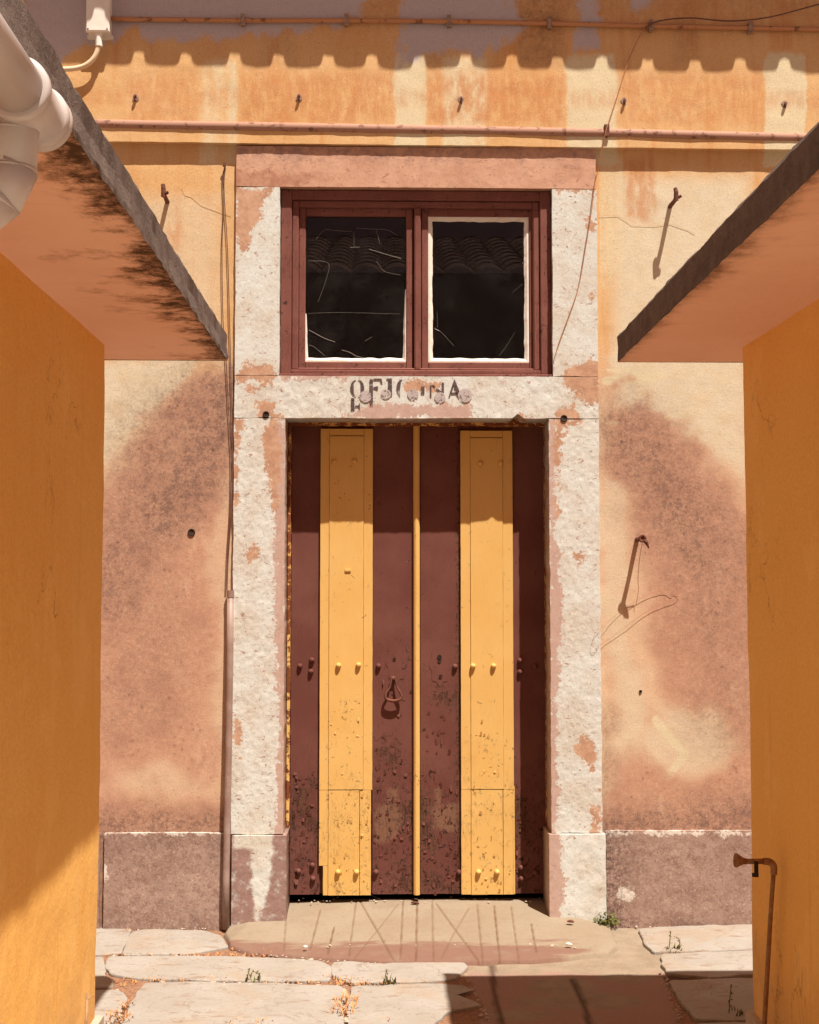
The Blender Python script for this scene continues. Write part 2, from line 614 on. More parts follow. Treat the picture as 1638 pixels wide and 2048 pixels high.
def mat_paint(name, base, light, wood, under, crack=(60, 34, 28)):
    """old oil paint on wood; field peel (pixels) says where it comes off"""
    b = B(name)
    grain = b.noise(30, 5, 0.6, b.mapped((6, 6, 0.35)))
    fine = b.noise(120, 5, 0.7)
    mid = b.noise(42, 7, 0.72, b.mapped((1.0, 1.0, 0.8)), 0.5)
    big = b.noise(4, 4)
    col = b.mix(b.sm(big, 0.3, 0.7), A(*base), A(*light))
    col = b.mix(b.sm(grain, 0.55, 0.8, 0, 0.25), col, A(*under))
    pv = b.math('ADD', b.attr('peel'), b.math('MULTIPLY', b.math('SUBTRACT', mid, 0.5), 70))
    pv = b.math('ADD', pv, b.math('MULTIPLY', b.math('SUBTRACT', fine, 0.5), 22))
    pf = b.sm(pv, -0.6, 0.8)
    rim = b.math('SUBTRACT', b.sm(pv, -4.0, -0.5), pf)
    woodc = b.mix(b.sm(grain, 0.35, 0.65), A(*wood), A(*under))
    lines = b.sm(b.math('ABSOLUTE', b.math('SUBTRACT', b.noise(26, 4, 0.6, b.mapped((5, 5, 0.4)), 0.4), 0.5)), 0.014, 0.0)
    lines = b.math('MULTIPLY', lines, b.math('MULTIPLY', b.attr('craze'), b.sm(b.noise(9, 3), 0.45, 0.62, 0.15, 1.0)))
    col = b.mix(b.math('MULTIPLY', rim, 0.45), col, A(min(light[0] + 40, 250), min(light[1] + 34, 240), min(light[2] + 26, 220)))
    col = b.mix(pf, col, woodc)
    col = b.mix(b.math('MULTIPLY', lines, 0.8), col, A(*crack))
    bare = b.sm(b.math('ADD', b.attr('bare'), b.math('MULTIPLY', b.math('SUBTRACT', mid, 0.5), 44)), -3, 6.0)
    col = b.mix(b.math('MULTIPLY', bare, 0.9), col, b.mix(grain, A(126, 84, 62), A(142, 98, 72)))
    # small chips: dark nicks, the highlight on the lifted edge painted pale
    cn = b.noise(44, 6, 0.70, b.mapped((1, 1, 0.85)), 0.8)
    cth = b.math('ADD', cn, b.math('MULTIPLY', b.attr('craze'), 0.085))
    chip = b.sm(cth, 0.680, 0.694)
    lift = b.math('SUBTRACT', b.sm(cth, 0.655, 0.680), chip)
    col = b.mix(b.math('MULTIPLY', lift, 0.5), col, A(min(light[0] + 60, 250), min(light[1] + 54, 235), min(light[2] + 46, 215)))
    col = b.mix(b.math('MULTIPLY', chip, 0.9), col, A(*crack))
    h = b.math('ADD', b.math('MULTIPLY', b.math('SUBTRACT', 1.0, pf), 0.9), b.math('MULTIPLY', grain, 0.25))
    h = b.math('ADD', h, b.math('SUBTRACT', b.math('MULTIPLY', lift, 0.9), b.math('MULTIPLY', chip, 0.9)))
    h = b.math('ADD', h, b.math('MULTIPLY', rim, 0.5))
    h = b.math('SUBTRACT', h, b.math('MULTIPLY', lines, 0.6))
    h = b.math('ADD', h, b.math('MULTIPLY', fine, 0.10))
    return b.done(col, 0.62, b.bump(h, 0.8, 0.003), 0.06)


def mat_side_wall():
    b = B('ochre_render')
    big = b.noise(1.3, 4)
    mid = b.noise(14, 5, 0.6)
    grit = b.noise(95, 5, 0.75)
    vert = b.noise(4, 4, 0.6, b.mapped((2.0, 2.0, 0.2)))
    c1, c2 = (0.83, 0.49, 0.145, 1), (0.86, 0.54, 0.18, 1)
    col = b.mix(b.sm(big, 0.3, 0.7), c1, c2)
    col = b.mix(b.sm(vert, 0.55, 0.8, 0, 0.35), col, (0.80, 0.41, 0.09, 1))
    scr = b.sm(b.noise(40, 6, 0.6, b.mapped((1, 1, 0.15))), 0.70, 0.78)
    col = b.mix(b.math('MULTIPLY', scr, 0.4), col, (0.40, 0.20, 0.09, 1))
    col = b.mix(b.sm(grit, 0.40, 0.68, 0, 0.42), col, (0.66, 0.33, 0.075, 1))
    col = b.mix(b.sm(b.noise(45, 5, 0.7), 0.56, 0.74, 0, 0.30), col, (0.70, 0.36, 0.08, 1))
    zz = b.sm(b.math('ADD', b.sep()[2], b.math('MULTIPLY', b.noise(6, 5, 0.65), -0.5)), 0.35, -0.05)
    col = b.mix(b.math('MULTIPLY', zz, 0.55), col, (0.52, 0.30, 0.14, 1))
    dr = b.sm(b.noise(11, 5, 0.6, b.mapped((2.2, 2.2, 0.10))), 0.60, 0.72, 0, 0.30)
    col = b.mix(dr, col, (0.64, 0.33, 0.11, 1))
    crk = b.sm(b.math('ABSOLUTE', b.math('SUBTRACT', b.noise(1.7, 6, 0.6, b.mapped((1, 1, 0.6)), 0.6), 0.5)), 0.0035, 0.0)
    crk = b.math('MULTIPLY', crk, b.sm(b.noise(1.1, 2), 0.52, 0.6))
    col = b.mix(b.math('MULTIPLY', crk, 0.6), col, (0.30, 0.15, 0.06, 1))
    pch = b.sm(b.noise(3.3, 6, 0.6, b.mapped((1, 1, 0.7), (0, 0, 0), (4, 4, 1))), 0.56, 0.60, 0, 0.28)
    col = b.mix(pch, col, (0.90, 0.60, 0.23, 1))
    h = b.math('ADD', mid, b.math('MULTIPLY', grit, 0.7))
    h = b.math('SUBTRACT', h, crk)
    h = b.math('ADD', h, b.math('MULTIPLY', b.noise(5, 3), 1.5))
    return b.done(col, 0.9, b.bump(h, 0.5, 0.005), 0.12)


def mat_soffit():
    """orange plaster underside; field edge = metres from the outer edge; black mould creeps in from it"""
    b = B('soffit_plaster')
    big = b.noise(2, 5)
    mid = b.noise(20, 5, 0.6)
    wav = b.noise(5, 5, 0.6, b.mapped((0.7, 4.0, 1)))
    col = b.mix(b.sm(big, 0.3, 0.7), (0.80, 0.50, 0.36, 1), (0.86, 0.57, 0.43, 1))
    col = b.mix(b.sm(wav, 0.52, 0.75, 0, 0.35), col, (0.76, 0.43, 0.25, 1))
    reach = b.math('MULTIPLY', b.attr('mould'), b.sm(b.noise(4.0, 8, 0.76, b.mapped((0.85, 1.0, 1))), 0.34, 0.72))
    mf = b.sm(b.math('SUBTRACT', reach, b.attr('edge')), -0.03, 0.07)
    mf = b.math('MULTIPLY', mf, b.sm(b.noise(26, 7, 0.75), 0.34, 0.56, 0.25, 0.95))
    brn = b.sm(b.math('SUBTRACT', b.math('MULTIPLY', reach, 1.7), b.attr('edge')), -0.05, 0.10)
    col = b.mix(b.math('MULTIPLY', brn, 0.55), col, (0.36, 0.17, 0.075, 1))
    col = b.mix(mf, col, b.mix(mid, (0.030, 0.016, 0.010, 1), (0.085, 0.042, 0.020, 1)))
    h = b.math('ADD', mid, b.math('MULTIPLY', b.noise(120, 4, 0.7), 0.5))
    return b.done(col, 0.92, b.bump(h, 0.5, 0.005), 0.1)


def mat_concrete(name, c1, c2, dark, rough=0.95, sc=1.0, bs=0.8):
    b = B(name)
    mid = b.noise(16 * sc, 6, 0.7)
    fine = b.noise(120 * sc, 5, 0.75)
    agg = b.voro(90 * sc)
    col = b.mix(b.sm(mid, 0.3, 0.7), c1, c2)
    col = b.mix(b.sm(fine, 0.5, 0.7, 0, 0.6), col, dark)
    col = b.mix(b.sm(agg, 0.25, 0.1, 0, 0.35), col, c2)
    h = b.math('ADD', mid, b.math('MULTIPLY', fine, 0.8))
    return b.done(col, rough, b.bump(h, bs, 0.008), 0.2)


def mat_simple(name, c1, c2, scale=30, rough=0.6, bump=0.15, spec=0.3, metal=0.0, dist=0.002):
    b = B(name)
    q = b.noise(scale, 5, 0.65)
    col = b.mix(b.sm(q, 0.35, 0.68), c1, c2)
    return b.done(col, rough, b.bump(b.noise(scale * 4, 4, 0.7), bump, dist), spec, metal)


def mat_rust(name, paint, rust, amount=0.5, rough=0.7):
    b = B(name)
    q = b.noise(22, 6, 0.7)
    f = b.noise(120, 4, 0.7)
    m = b.sm(b.math('ADD', q, b.math('MULTIPLY', b.math('SUBTRACT', f, 0.5), 0.25)), 0.62 - amount * 0.3, 0.68 - amount * 0.3)
    col = b.mix(m, paint, b.mix(f, rust, tuple(c * 0.55 for c in rust[:3]) + (1,)))
    h = b.math('ADD', m, b.math('MULTIPLY', f, 0.4))
    return b.done(col, rough, b.bump(h, 0.35, 0.002), 0.3)


M_PLASTER = mat_plaster()
M_STONE = mat_stone()
M_LINTEL = mat_stone('pink_lintel_stone', (214, 157, 122), (204, 146, 112), (190, 130, 98), (206, 150, 118))
M_BASE = mat_base_stone()
M_BROWN = mat_paint('brown_paint', (111, 63, 51), (123, 74, 60), (112, 74, 54), (74, 40, 32))
M_YELLOW = mat_paint('yellow_paint', (231, 171, 92), (234, 177, 100), (196, 128, 78), (214, 148, 84), (178, 108, 60))
M_WINRED = mat_paint('window_red_paint', (126, 73, 59), (142, 86, 70), (130, 92, 72), (88, 52, 42))
M_SIDE = mat_side_wall()
M_SOFFIT = mat_soffit()
M_FASCIA = mat_concrete('rough_concrete_edge', (0.14, 0.11, 0.10, 1), (0.215, 0.175, 0.155, 1), (0.06, 0.045, 0.04, 1))
M_FOOT = mat_concrete('footing_concrete', (0.40, 0.33, 0.27, 1), (0.50, 0.43, 0.36, 1), (0.30, 0.22, 0.16, 1), bs=0.4)
M_GUTTER = mat_simple('white_plastic', (0.53, 0.485, 0.48, 1), (0.60, 0.555, 0.545, 1), 6, 0.38, 0.03, 0.45)
M_BOX = mat_simple('box_plastic', (0.78, 0.76, 0.72, 1), (0.72, 0.69, 0.64, 1), 12, 0.45, 0.05, 0.4)
M_CONDUIT = mat_simple('cream_conduit', (0.72, 0.60, 0.44, 1), (0.66, 0.50, 0.34, 1), 14, 0.55, 0.05)
M_OCHREPIPE = mat_rust('ochre_painted_conduit', A(196, 130, 84), A(150, 92, 60), 0.18)
M_PIPE = mat_rust('pink_painted_pipe', A(180, 126, 98), A(152, 100, 76), 0.22)
M_GREYPIPE = mat_simple('grey_painted_pipe', A(170, 134, 114), A(148, 110, 90), 9, 0.5, 0.05, 0.4)
M_RUST = mat_simple('rusty_iron', A(92, 52, 40), A(128, 72, 48), 60, 0.85, 0.5)
M_CLIP = mat_simple('dull_clip_metal', A(176, 140, 112), A(128, 92, 74), 60, 0.6, 0.2)
M_FRAMERUST = mat_rust('rusty_yellow_steel', A(240, 178, 96), A(150, 74, 36), 0.62)
M_CABLE = mat_simple('dark_cable', A(120, 78, 62), A(100, 62, 50), 20, 0.7, 0.1)
M_CRACK = mat_simple('crack_edge', A(212, 164, 118), A(198, 144, 102), 40, 0.9, 0.1)
M_CABLEBRN = mat_simple('tan_cable', A(196, 128, 84), A(176, 108, 70), 20, 0.7, 0.1)
M_PUTTY = mat_simple('white_putty', A(246, 226, 200), A(238, 208, 178), 40, 0.8, 0.4)
M_WEB = mat_simple('dusty_thread', (0.40, 0.37, 0.34, 1), (0.3, 0.27, 0.25, 1), 40, 0.9, 0.1)
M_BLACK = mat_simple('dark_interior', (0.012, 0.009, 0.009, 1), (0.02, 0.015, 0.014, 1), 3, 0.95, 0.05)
M_HOLE = mat_simple('dark_hole', (0.02, 0.012, 0.01, 1), (0.05, 0.03, 0.022, 1), 60, 0.95, 0.3)  # shade inside holes put into the colour; also colours the tap lever
M_LETTER = None
M_ROOF = mat_simple('corrugated_roof', (0.34, 0.18, 0.12, 1), (0.42, 0.24, 0.16, 1), 8, 0.9, 0.3)
M_GREEN = mat_simple('weed_green', (0.085, 0.10, 0.022, 1), (0.16, 0.15, 0.045, 1), 90, 0.7, 0.1)
M_DRY = mat_simple('dry_grass', (0.46, 0.20, 0.07, 1), (0.58, 0.32, 0.13, 1), 60, 0.8, 0.1)
M_TWIG = mat_simple('dry_twig', (0.32, 0.20, 0.12, 1), (0.42, 0.28, 0.17, 1), 60, 0.8, 0.1)


def mat_glass():
    b = B('dusty_glass')
    fr = b.n('ShaderNodeFresnel')
    fr.inputs['IOR'].default_value = 1.5
    tr = b.n('ShaderNodeBsdfTransparent')
    tr.inputs[0].default_value = (0.75, 0.72, 0.72, 1)
    gl = b.n('ShaderNodeBsdfGlossy')
    gl.inputs['Roughness'].default_value = 0.0
    gl.inputs['Color'].default_value = (0.42, 0.42, 0.45, 1)
    df = b.n('ShaderNodeBsdfDiffuse')
    df.inputs[0].default_value = (0.26, 0.25, 0.26, 1)
    m1 = b.n('ShaderNodeMixShader')
    b.put(m1.inputs[0], fr.outputs[0])
    b.put(m1.inputs[1], tr.outputs[0])
    b.put(m1.inputs[2], gl.outputs[0])
    m2 = b.n('ShaderNodeMixShader')
    b.put(m2.inputs[0], b.sm(b.noise(7, 5, 0.6), 0.4, 0.9, 0.012, 0.06))
    b.put(m2.inputs[1], m1.outputs[0])
    b.put(m2.inputs[2], df.outputs[0])
    b.t.links.new(m2.outputs[0], b.out.inputs[0])
    return b.m


def mat_worn(name, c1, c2, cover=0.5, scale=70):
    """flat paint worn through to what lies below"""
    b = B(name)
    q = b.noise(scale, 6, 0.7)
    col = b.mix(b.noise(scale * 0.4, 4), c1, c2)
    p = b.n('ShaderNodeBsdfPrincipled')
    b.put(p.inputs['Base Color'], col)
    p.inputs['Roughness'].default_value = 0.9
    tr = b.n('ShaderNodeBsdfTransparent')
    mx = b.n('ShaderNodeMixShader')
    b.put(mx.inputs[0], b.sm(q, cover - 0.04, cover + 0.06, 0.95, 0.0))
    b.put(mx.inputs[1], tr.outputs[0])
    b.put(mx.inputs[2], p.outputs[0])
    b.t.links.new(mx.outputs[0], b.out.inputs[0])
    return b.m


M_GLASS = mat_glass()
M_LETTER = mat_worn('worn_black_lettering', A(78, 58, 54), A(112, 84, 76), 0.535)
M_DOT = mat_worn('worn_grey_paint', A(184, 158, 146), A(208, 180, 162), 0.55, 70)
M_TAPPIPE = mat_simple('painted_tap_pipe', (0.36, 0.19, 0.085, 1), (0.24, 0.12, 0.06, 1), 50, 0.7, 0.4)
M_BAREWOOD = mat_simple('bare_grey_wood', A(196, 160, 134), A(150, 104, 84), 80, 0.8, 0.3)

# ================================================================== ground
def ground_mats():
    b = B('ground_earth')
    mid = b.noise(9, 6, 0.7)
    fine = b.noise(70, 6, 0.75)
    conc = b.sm(b.math('ADD', b.attr('concrete'), b.math('MULTIPLY', b.math('SUBTRACT', mid, 0.5), 60)), -3, 6)
    earth = b.mix(b.sm(fine, 0.35, 0.65), (0.19, 0.105, 0.065, 1), (0.31, 0.18, 0.115, 1))
    cc = b.mix(b.sm(mid, 0.35, 0.65), (0.25, 0.20, 0.15, 1), (0.30, 0.25, 0.19, 1))
    cc = b.mix(b.sm(b.math('ADD', b.attr('ruddy'), b.math('MULTIPLY', b.math('SUBTRACT', mid, 0.5), 50)), -6, 8), cc, (0.30, 0.20, 0.165, 1))
    col = b.mix(conc, earth, cc)
    col = b.mix(b.attr('bounce_paving'), col, b.mix(b.sm(mid, 0.35, 0.65), (0.50, 0.46, 0.40, 1), (0.42, 0.38, 0.32, 1)))  # paving out of view, made paler to bounce light into the passage
    col = b.mix(b.sm(b.noise(200, 3), 0.5, 0.75, 0, 0.4), col, (0.12, 0.07, 0.05, 1))
    col = b.mix(b.math('MULTIPLY', b.attr('joint'), 0.8), col, (0.06, 0.035, 0.025, 1))
    h = b.math('SUBTRACT', b.math('ADD', mid, fine), b.attr('joint'))
    return b.done(col, 0.95, b.bump(h, 0.6, 0.01), 0.15)


def paving_mat():
    b = B('paving_limestone')
    big = b.noise(3.0, 5, 0.6)
    mid = b.noise(16, 6, 0.68, b.mapped((0.45, 1.2, 1)))
    fine = b.noise(62, 6, 0.74)
    col = b.mix(b.sm(big, 0.3, 0.7), (0.325, 0.315, 0.295, 1), (0.28, 0.262, 0.235, 1))
    col = b.mix(b.sm(b.noise(2.2, 6, 0.62), 0.48, 0.62, 0, 0.7), col, (0.30, 0.245, 0.19, 1))
    col = b.mix(b.sm(mid, 0.55, 0.68, 0, 0.7), col, (0.215, 0.145, 0.11, 1))
    col = b.mix(b.sm(fine, 0.5, 0.7, 0, 0.45), col, (0.20, 0.15, 0.12, 1))
    crk = b.sm(b.math('ABSOLUTE', b.math('SUBTRACT', b.noise(3.1, 6, 0.6, b.mapped((1, 1, 1), (0, 0, 0), (2.3, 5.1, 0)), 0.4), 0.5)), 0.004, 0.0)
    col = b.mix(b.math('MULTIPLY', crk, 0.7), col, (0.14, 0.085, 0.055, 1))
    h = b.math('ADD', big, b.math('ADD', b.math('MULTIPLY', mid, 0.5), b.math('MULTIPLY', fine, 0.2)))
    return b.done(col, 0.85, b.bump(h, 0.5, 0.008), 0.25)


def ramp_mat():
    b = B('ramp_cement')
    mid = b.noise(12, 6, 0.65, b.mapped((0.35, 1.6, 1)))
    fine = b.noise(70, 6, 0.75)
    big = b.noise(3, 4)
    col = b.mix(b.sm(big, 0.3, 0.7), (0.275, 0.235, 0.18, 1), (0.25, 0.205, 0.15, 1))
    wf = b.math('ADD', b.attr('worn'), b.math('MULTIPLY', b.math('SUBTRACT', mid, 0.5), 1.7))
    col = b.mix(b.sm(wf, 0.42, 0.75), col, b.mix(fine, (0.165, 0.095, 0.075, 1), (0.215, 0.13, 0.10, 1)))
    col = b.mix(b.math('MULTIPLY', b.attr('groove'), 0.9), col, (0.135, 0.072, 0.045, 1))
    col = b.mix(b.sm(fine, 0.48, 0.68, 0, 0.42), col, (0.19, 0.125, 0.09, 1))
    col = b.mix(b.sm(b.noise(7, 6, 0.7), 0.5, 0.68, 0, 0.45), col, (0.225, 0.165, 0.125, 1))
    h = b.math('ADD', mid, b.math('MULTIPLY', fine, 0.5))
    return b.done(col, 0.95, b.bump(h, 0.45, 0.005), 0.15)


M_GROUND, M_PAVE, M_RAMP = ground_mats(), paving_mat(), ramp_mat()

# sheet: fine near the facade, coarse out to the distance
gx = np.concatenate([np.linspace(-150, -3.2, 16), np.linspace(-3.0, 3.0, 401), np.linspace(3.2, 150, 16)])
gy = np.concatenate([np.linspace(-150, -4.2, 16), np.linspace(-4.0, 0.3, 289), [30, 150]])
GX, GY = np.meshgrid(gx, gy)
GZ = -0.010 + 0.008 * fbm(GX * 9, GY * 9, 3)
GZ = np.where((abs(GX) > 3.05) | (GY < -4.1) | (GY > 0.31), -0.03, GZ)
gp = np.stack([GX, GY, GZ], -1).reshape(-1, 3)
gpx, gpy = proj(np.where(gp[:, 1:2] < -5.0, np.array([[0, -5.0, 0]]), gp))
conc_poly = [(1225, 1846), (1290, 1846), (1290, 1880), (1320, 1905), (1520, 1905), (1520, 1950), (1330, 1955), (1360, 2030), (1400, 2300), (930, 2300), (960, 2000), (935, 1960), (930, 1900)]
near = (gp[:, 1] > -3.5) & (gp[:, 1] < 0.3)
cf = np.where(near, sdpoly(gpx, gpy, conc_poly), -60)
ruddy = np.where(near, sdpoly(gpx, gpy, [(940, 1945), (1330, 1945), (1350, 1990), (1390, 2060), (1390, 2300), (930, 2300)]), -60)  # redder cement tone over this area, with a few patches left out
for (dx, dy, rx, ry) in ((1130, 1972, 70, 18), (1160, 2002, 120, 15), (1250, 1950, 60, 14), (1040, 2030, 60, 12)):
    ruddy = np.minimum(ruddy, -1.6 * ell(gpx, gpy, dx, dy, rx, ry))
joint = np.zeros(len(gp))
for q in ([(983, 1932), (988, 1985), (1006, 2060)], [(1146, 1962), (1166, 2005), (1182, 2060)], [(1336, 1957), (1510, 1952)]):
    joint = np.maximum(joint, np.where(near, sstep(9, 3, sdline(gpx, gpy, q) + 5 * fbm(gpx / 12, gpy / 12, 3)), 0))
ny_, nx_ = GX.shape
gi = np.arange(ny_ * nx_).reshape(ny_, nx_)
gf = [(gi[j, i], gi[j, i + 1], gi[j + 1, i + 1], gi[j + 1, i]) for j in range(ny_ - 1) for i in range(nx_ - 1)]
ground = mesh('ground', gp, gf, M_GROUND, None, smooth=True, fields={'joint': joint, 'concrete': cf, 'ruddy': ruddy, 'bounce_paving': sstep(-1.9, -2.3, gp[:, 1])}, base=(0, 0, 0),
              label='earth and cement ground between the pale paving slabs', kind='structure')


def paving_stone(pts, z=0.0, seed=0, thick=0.06):
    """a slab of stone: outline given in photograph pixels on the ground, uneven edge and top"""
    w = [atz(x, y, z) for x, y in pts]
    # rounder, chipped outline
    out = []
    n = len(w)
    for i in range(n):
        a, c = w[i], w[(i + 1) % n]
        L = np.linalg.norm(c - a)
        m = max(2, int(L / 0.02))
        for k in range(m):
            out.append(a + (c - a) * k / m)
    out = np.array(out)
    for _ in range(1):
        out = 0.25 * np.roll(out, 1, 0) + 0.5 * out + 0.25 * np.roll(out, -1, 0)
    ctr = out.mean(0)
    nrm = out - ctr
    nrm /= np.linalg.norm(nrm, axis=1)[:, None] + 1e-9
    out = out + nrm * (0.011 + fbm(out[:, 0] * 16, out[:, 1] * 16, seed)[:, None] * 0.03)
    rings = []
    for s, dz in ((1.0, -thick), (1.0, -0.006), (0.997, -0.002), (0.988, 0.0005), (0.93, 0.002), (0.75, 0.003), (0.45, 0.003)):
        r = ctr + (out - ctr) * s
        r[:, 2] = z + dz + (fbm(r[:, 0] * 5, r[:, 1] * 5, seed + 3) * 0.006 if dz > -0.02 else 0)
        rings.append(r)
    m = len(out)
    v = np.concatenate(rings + [ctr[None] + np.array([[0, 0, 0.005]])])
    f = []
    for k in range(len(rings) - 1):
        for i in range(m):
            j = (i + 1) % m
            f.append((k * m + i, k * m + j, (k + 1) * m + j, (k + 1) * m + i))
    k = len(rings) - 1
    for i in range(m):
        f.append((k * m + i, k * m + (i + 1) % m, len(v) - 1))
    # counter-clockwise seen from above?
    a2 = 0.5 * np.sum(out[:, 0] * np.roll(out[:, 1], -1) - np.roll(out[:, 0], -1) * out[:, 1])
    if a2 < 0:
        f = [q[::-1] for q in f]
    return mesh('paving_stone', v, f, M_PAVE, ground)


STONES = [
    [(120, 1853), (262, 1855), (241, 1906), (120, 1908)],
    [(268, 1862), (300, 1858), (400, 1861), (438, 1872), (452, 1893), (380, 1907), (248, 1908)],
    [(222, 1913), (400, 1913), (560, 1916), (640, 1921), (659, 1932), (655, 1960), (560, 1962), (300, 1957), (235, 1950), (212, 1933)],
    [(668, 1924), (700, 1923), (770, 1928), (850, 1921), (925, 1923), (935, 1932), (905, 1955), (860, 1961), (700, 1965), (680, 1955), (664, 1948)],
    [(292, 1966), (500, 1965), (680, 1973), (694, 1985), (680, 2010), (682, 2085), (560, 2100), (230, 2095), (262, 2010)],
    [(704, 1974), (860, 1968), (930, 1971), (942, 1984), (905, 1988), (962, 2010), (885, 2024), (850, 2060), (830, 2110), (700, 2105), (698, 2010)],
    [(150, 1983), (236, 1980), (252, 1998), (238, 2022), (205, 2060), (120, 2070)],
    [(120, 1915), (205, 1914), (205, 1950), (222, 1958), (225, 1972), (120, 1975)],
    [(1282, 1857), (1390, 1852), (1600, 1847), (1600, 1896), (1450, 1899), (1312, 1903), (1294, 1890)],
    [(1322, 1908), (1450, 1904), (1600, 1900), (1600, 1944), (1480, 1948), (1420, 1954), (1335, 1944)],
    [(1342, 1962), (1500, 1958), (1600, 1957), (1600, 2036), (1460, 2038), (1392, 2036), (1368, 2002)],
    [(1395, 2048), (1600, 2044), (1600, 2130), (1410, 2140)],
    [(215, 2105), (540, 2108), (545, 2210), (180, 2200)],
    [(560, 2112), (820, 2118), (815, 2220), (565, 2222)],
]
for i, s in enumerate(STONES):
    paving_stone(s, 0.0 if i not in (8, 9, 10) else 0.004, seed=20 + i)

# ---- cement ramp up to the door sill
rx = np.linspace(-0.83, 1.22, 412)
ry = np.linspace(-0.84, 0.26, 221)
RX, RY = np.meshgrid(rx, ry)
# plan outline of the ramp (x, y) on the ground and of its level top
o_px = [(452, 1868), (462, 1894), (500, 1906), (640, 1917), (760, 1925), (900, 1926), (1060, 1922), (1214, 1908), (1234, 1893), (1218, 1858)]
outl = [tuple(atz(x, y, 0.0)[:2]) for x, y in o_px]
xl0, xr0 = at(574, 1805, -0.04)[0], at(1098, 1805, -0.04)[0]
outl = [(-0.70, 0.24), (-0.715, -0.03)] + outl + [(1.075, -0.03), (1.06, 0.24)]
inner = [(xl0 - 0.01, 0.3), (xl0, -0.05), (xr0, -0.05), (xr0 + 0.01, 0.3)]
dout = sdpoly(RX, RY, outl) + 0.010 * fbm(RX * 14, RY * 14, 8)
SILL = 0.073


def plane(p, q, k):
    """height of a plane that rises by k per metre inward from the edge p-q (pixels on the ground)"""
    a_, c_ = atz(*p, 0.0), atz(*q, 0.0)
    n_ = np.array([-(c_ - a_)[1], (c_ - a_)[0]])
    n_ /= np.linalg.norm(n_)
    return k * ((RX - a_[0]) * n_[0] + (RY - a_[1]) * n_[1])


rise = np.minimum(plane((455, 1905), (452, 1862), 0.24) * -1.0, plane((462, 1896), (700, 1923), 0.085))
rise = np.minimum(rise, plane((700, 1924), (1000, 1926), 0.09))
rise = np.minimum(rise, plane((1000, 1926), (1220, 1908), 0.085))
rise = np.minimum(rise, plane((1236, 1905), (1216, 1852), 0.24))
RZ = np.where(dout > 0, 0.009 + np.clip(rise, -0.002, SILL - 0.009), 0.009 + dout * 1.8)
RZ = np.maximum(RZ, -0.05) + 0.003 * fbm(RX * 7, RY * 7, 4)
# scored lines
LINES = [[(574, 1812), (567, 1885)], [(640, 1824), (620, 1884)], [(668, 1850), (655, 1892)], [(712, 1812), (697, 1896)],
         [(720, 1812), (795, 1914)], [(796, 1818), (752, 1860), (705, 1902)], [(806, 1812), (800, 1902)], [(834, 1812), (831, 1912)],
         [(864, 1812), (866, 1906)], [(872, 1818), (960, 1908)], [(938, 1824), (905, 1866), (882, 1900)], [(954, 1818), (966, 1916)],
         [(988, 1820), (1000, 1912)], [(1022, 1820), (1039, 1916)], [(1062, 1846), (1072, 1890)]]
RP = np.stack([RX, RY, RZ], -1).reshape(-1, 3)
rpx, rpy = proj(RP)
gro = np.zeros(len(rpx))
for k, L in enumerate(LINES):
    wpts = [tuple(atz(x, y, 0.045)[:2]) for x, y in L]
    dd = sdline(RX.ravel(), RY.ravel(), wpts) + 0.002 * fbm(RX.ravel() * 30, RY.ravel() * 30, k)
    gro = np.maximum(gro, sstep(0.0052, 0.0018, dd) * (0.55 + 0.45 * ((k * 7) % 5) / 4))
RP[:, 2] -= gro * 0.006
worn = sstep(1862, 1902, rpy) * sstep(1290, 1080, rpx) * 0.9 + 0.25 * sstep(520, 450, rpx)
ri = np.arange(RX.size).reshape(RX.shape)
rf = [(ri[j, i], ri[j, i + 1], ri[j + 1, i + 1], ri[j + 1, i]) for j in range(RX.shape[0] - 1) for i in range(RX.shape[1] - 1)
      if RP[ri[j, i], 2] > -0.045 or RP[ri[j + 1, i + 1], 2] > -0.045]
mesh('doorstep_ramp', RP, rf, M_RAMP, None, smooth=True, fields={'groove': gro, 'worn': worn}, base=(0.15, -0.1, 0.0),
     label='scored cement ramp sloping up to the striped door', cat='ramp')

# ================================================================== the old house
house = thing('old_house', (0.15, 0.2, 0.0), 'old ochre plastered house front with stone framed striped door', 'house')
YU = -0.04                     # upper wall stands proud of the lower wall
YS = -0.02                     # face of the door surround

xL, xR = -4.2, 4.6
jl0 = at(468, 900, YS)[0]      # surround, outer and inner edges
jl1 = at(568, 1300, YS)[0]
jr0 = at(1101, 1300, YS)[0]
jr1 = at(1198, 900, YS)[0]
wl1 = at(559, 560, YS)[0]
wr0 = at(1105, 560, YS)[0]


def led(X):                    # the ledge under the pipe runs slightly down to the right
    return at(830, 290, YU)[2] + (at(830, 290, YU)[0] - X) * 0.0042


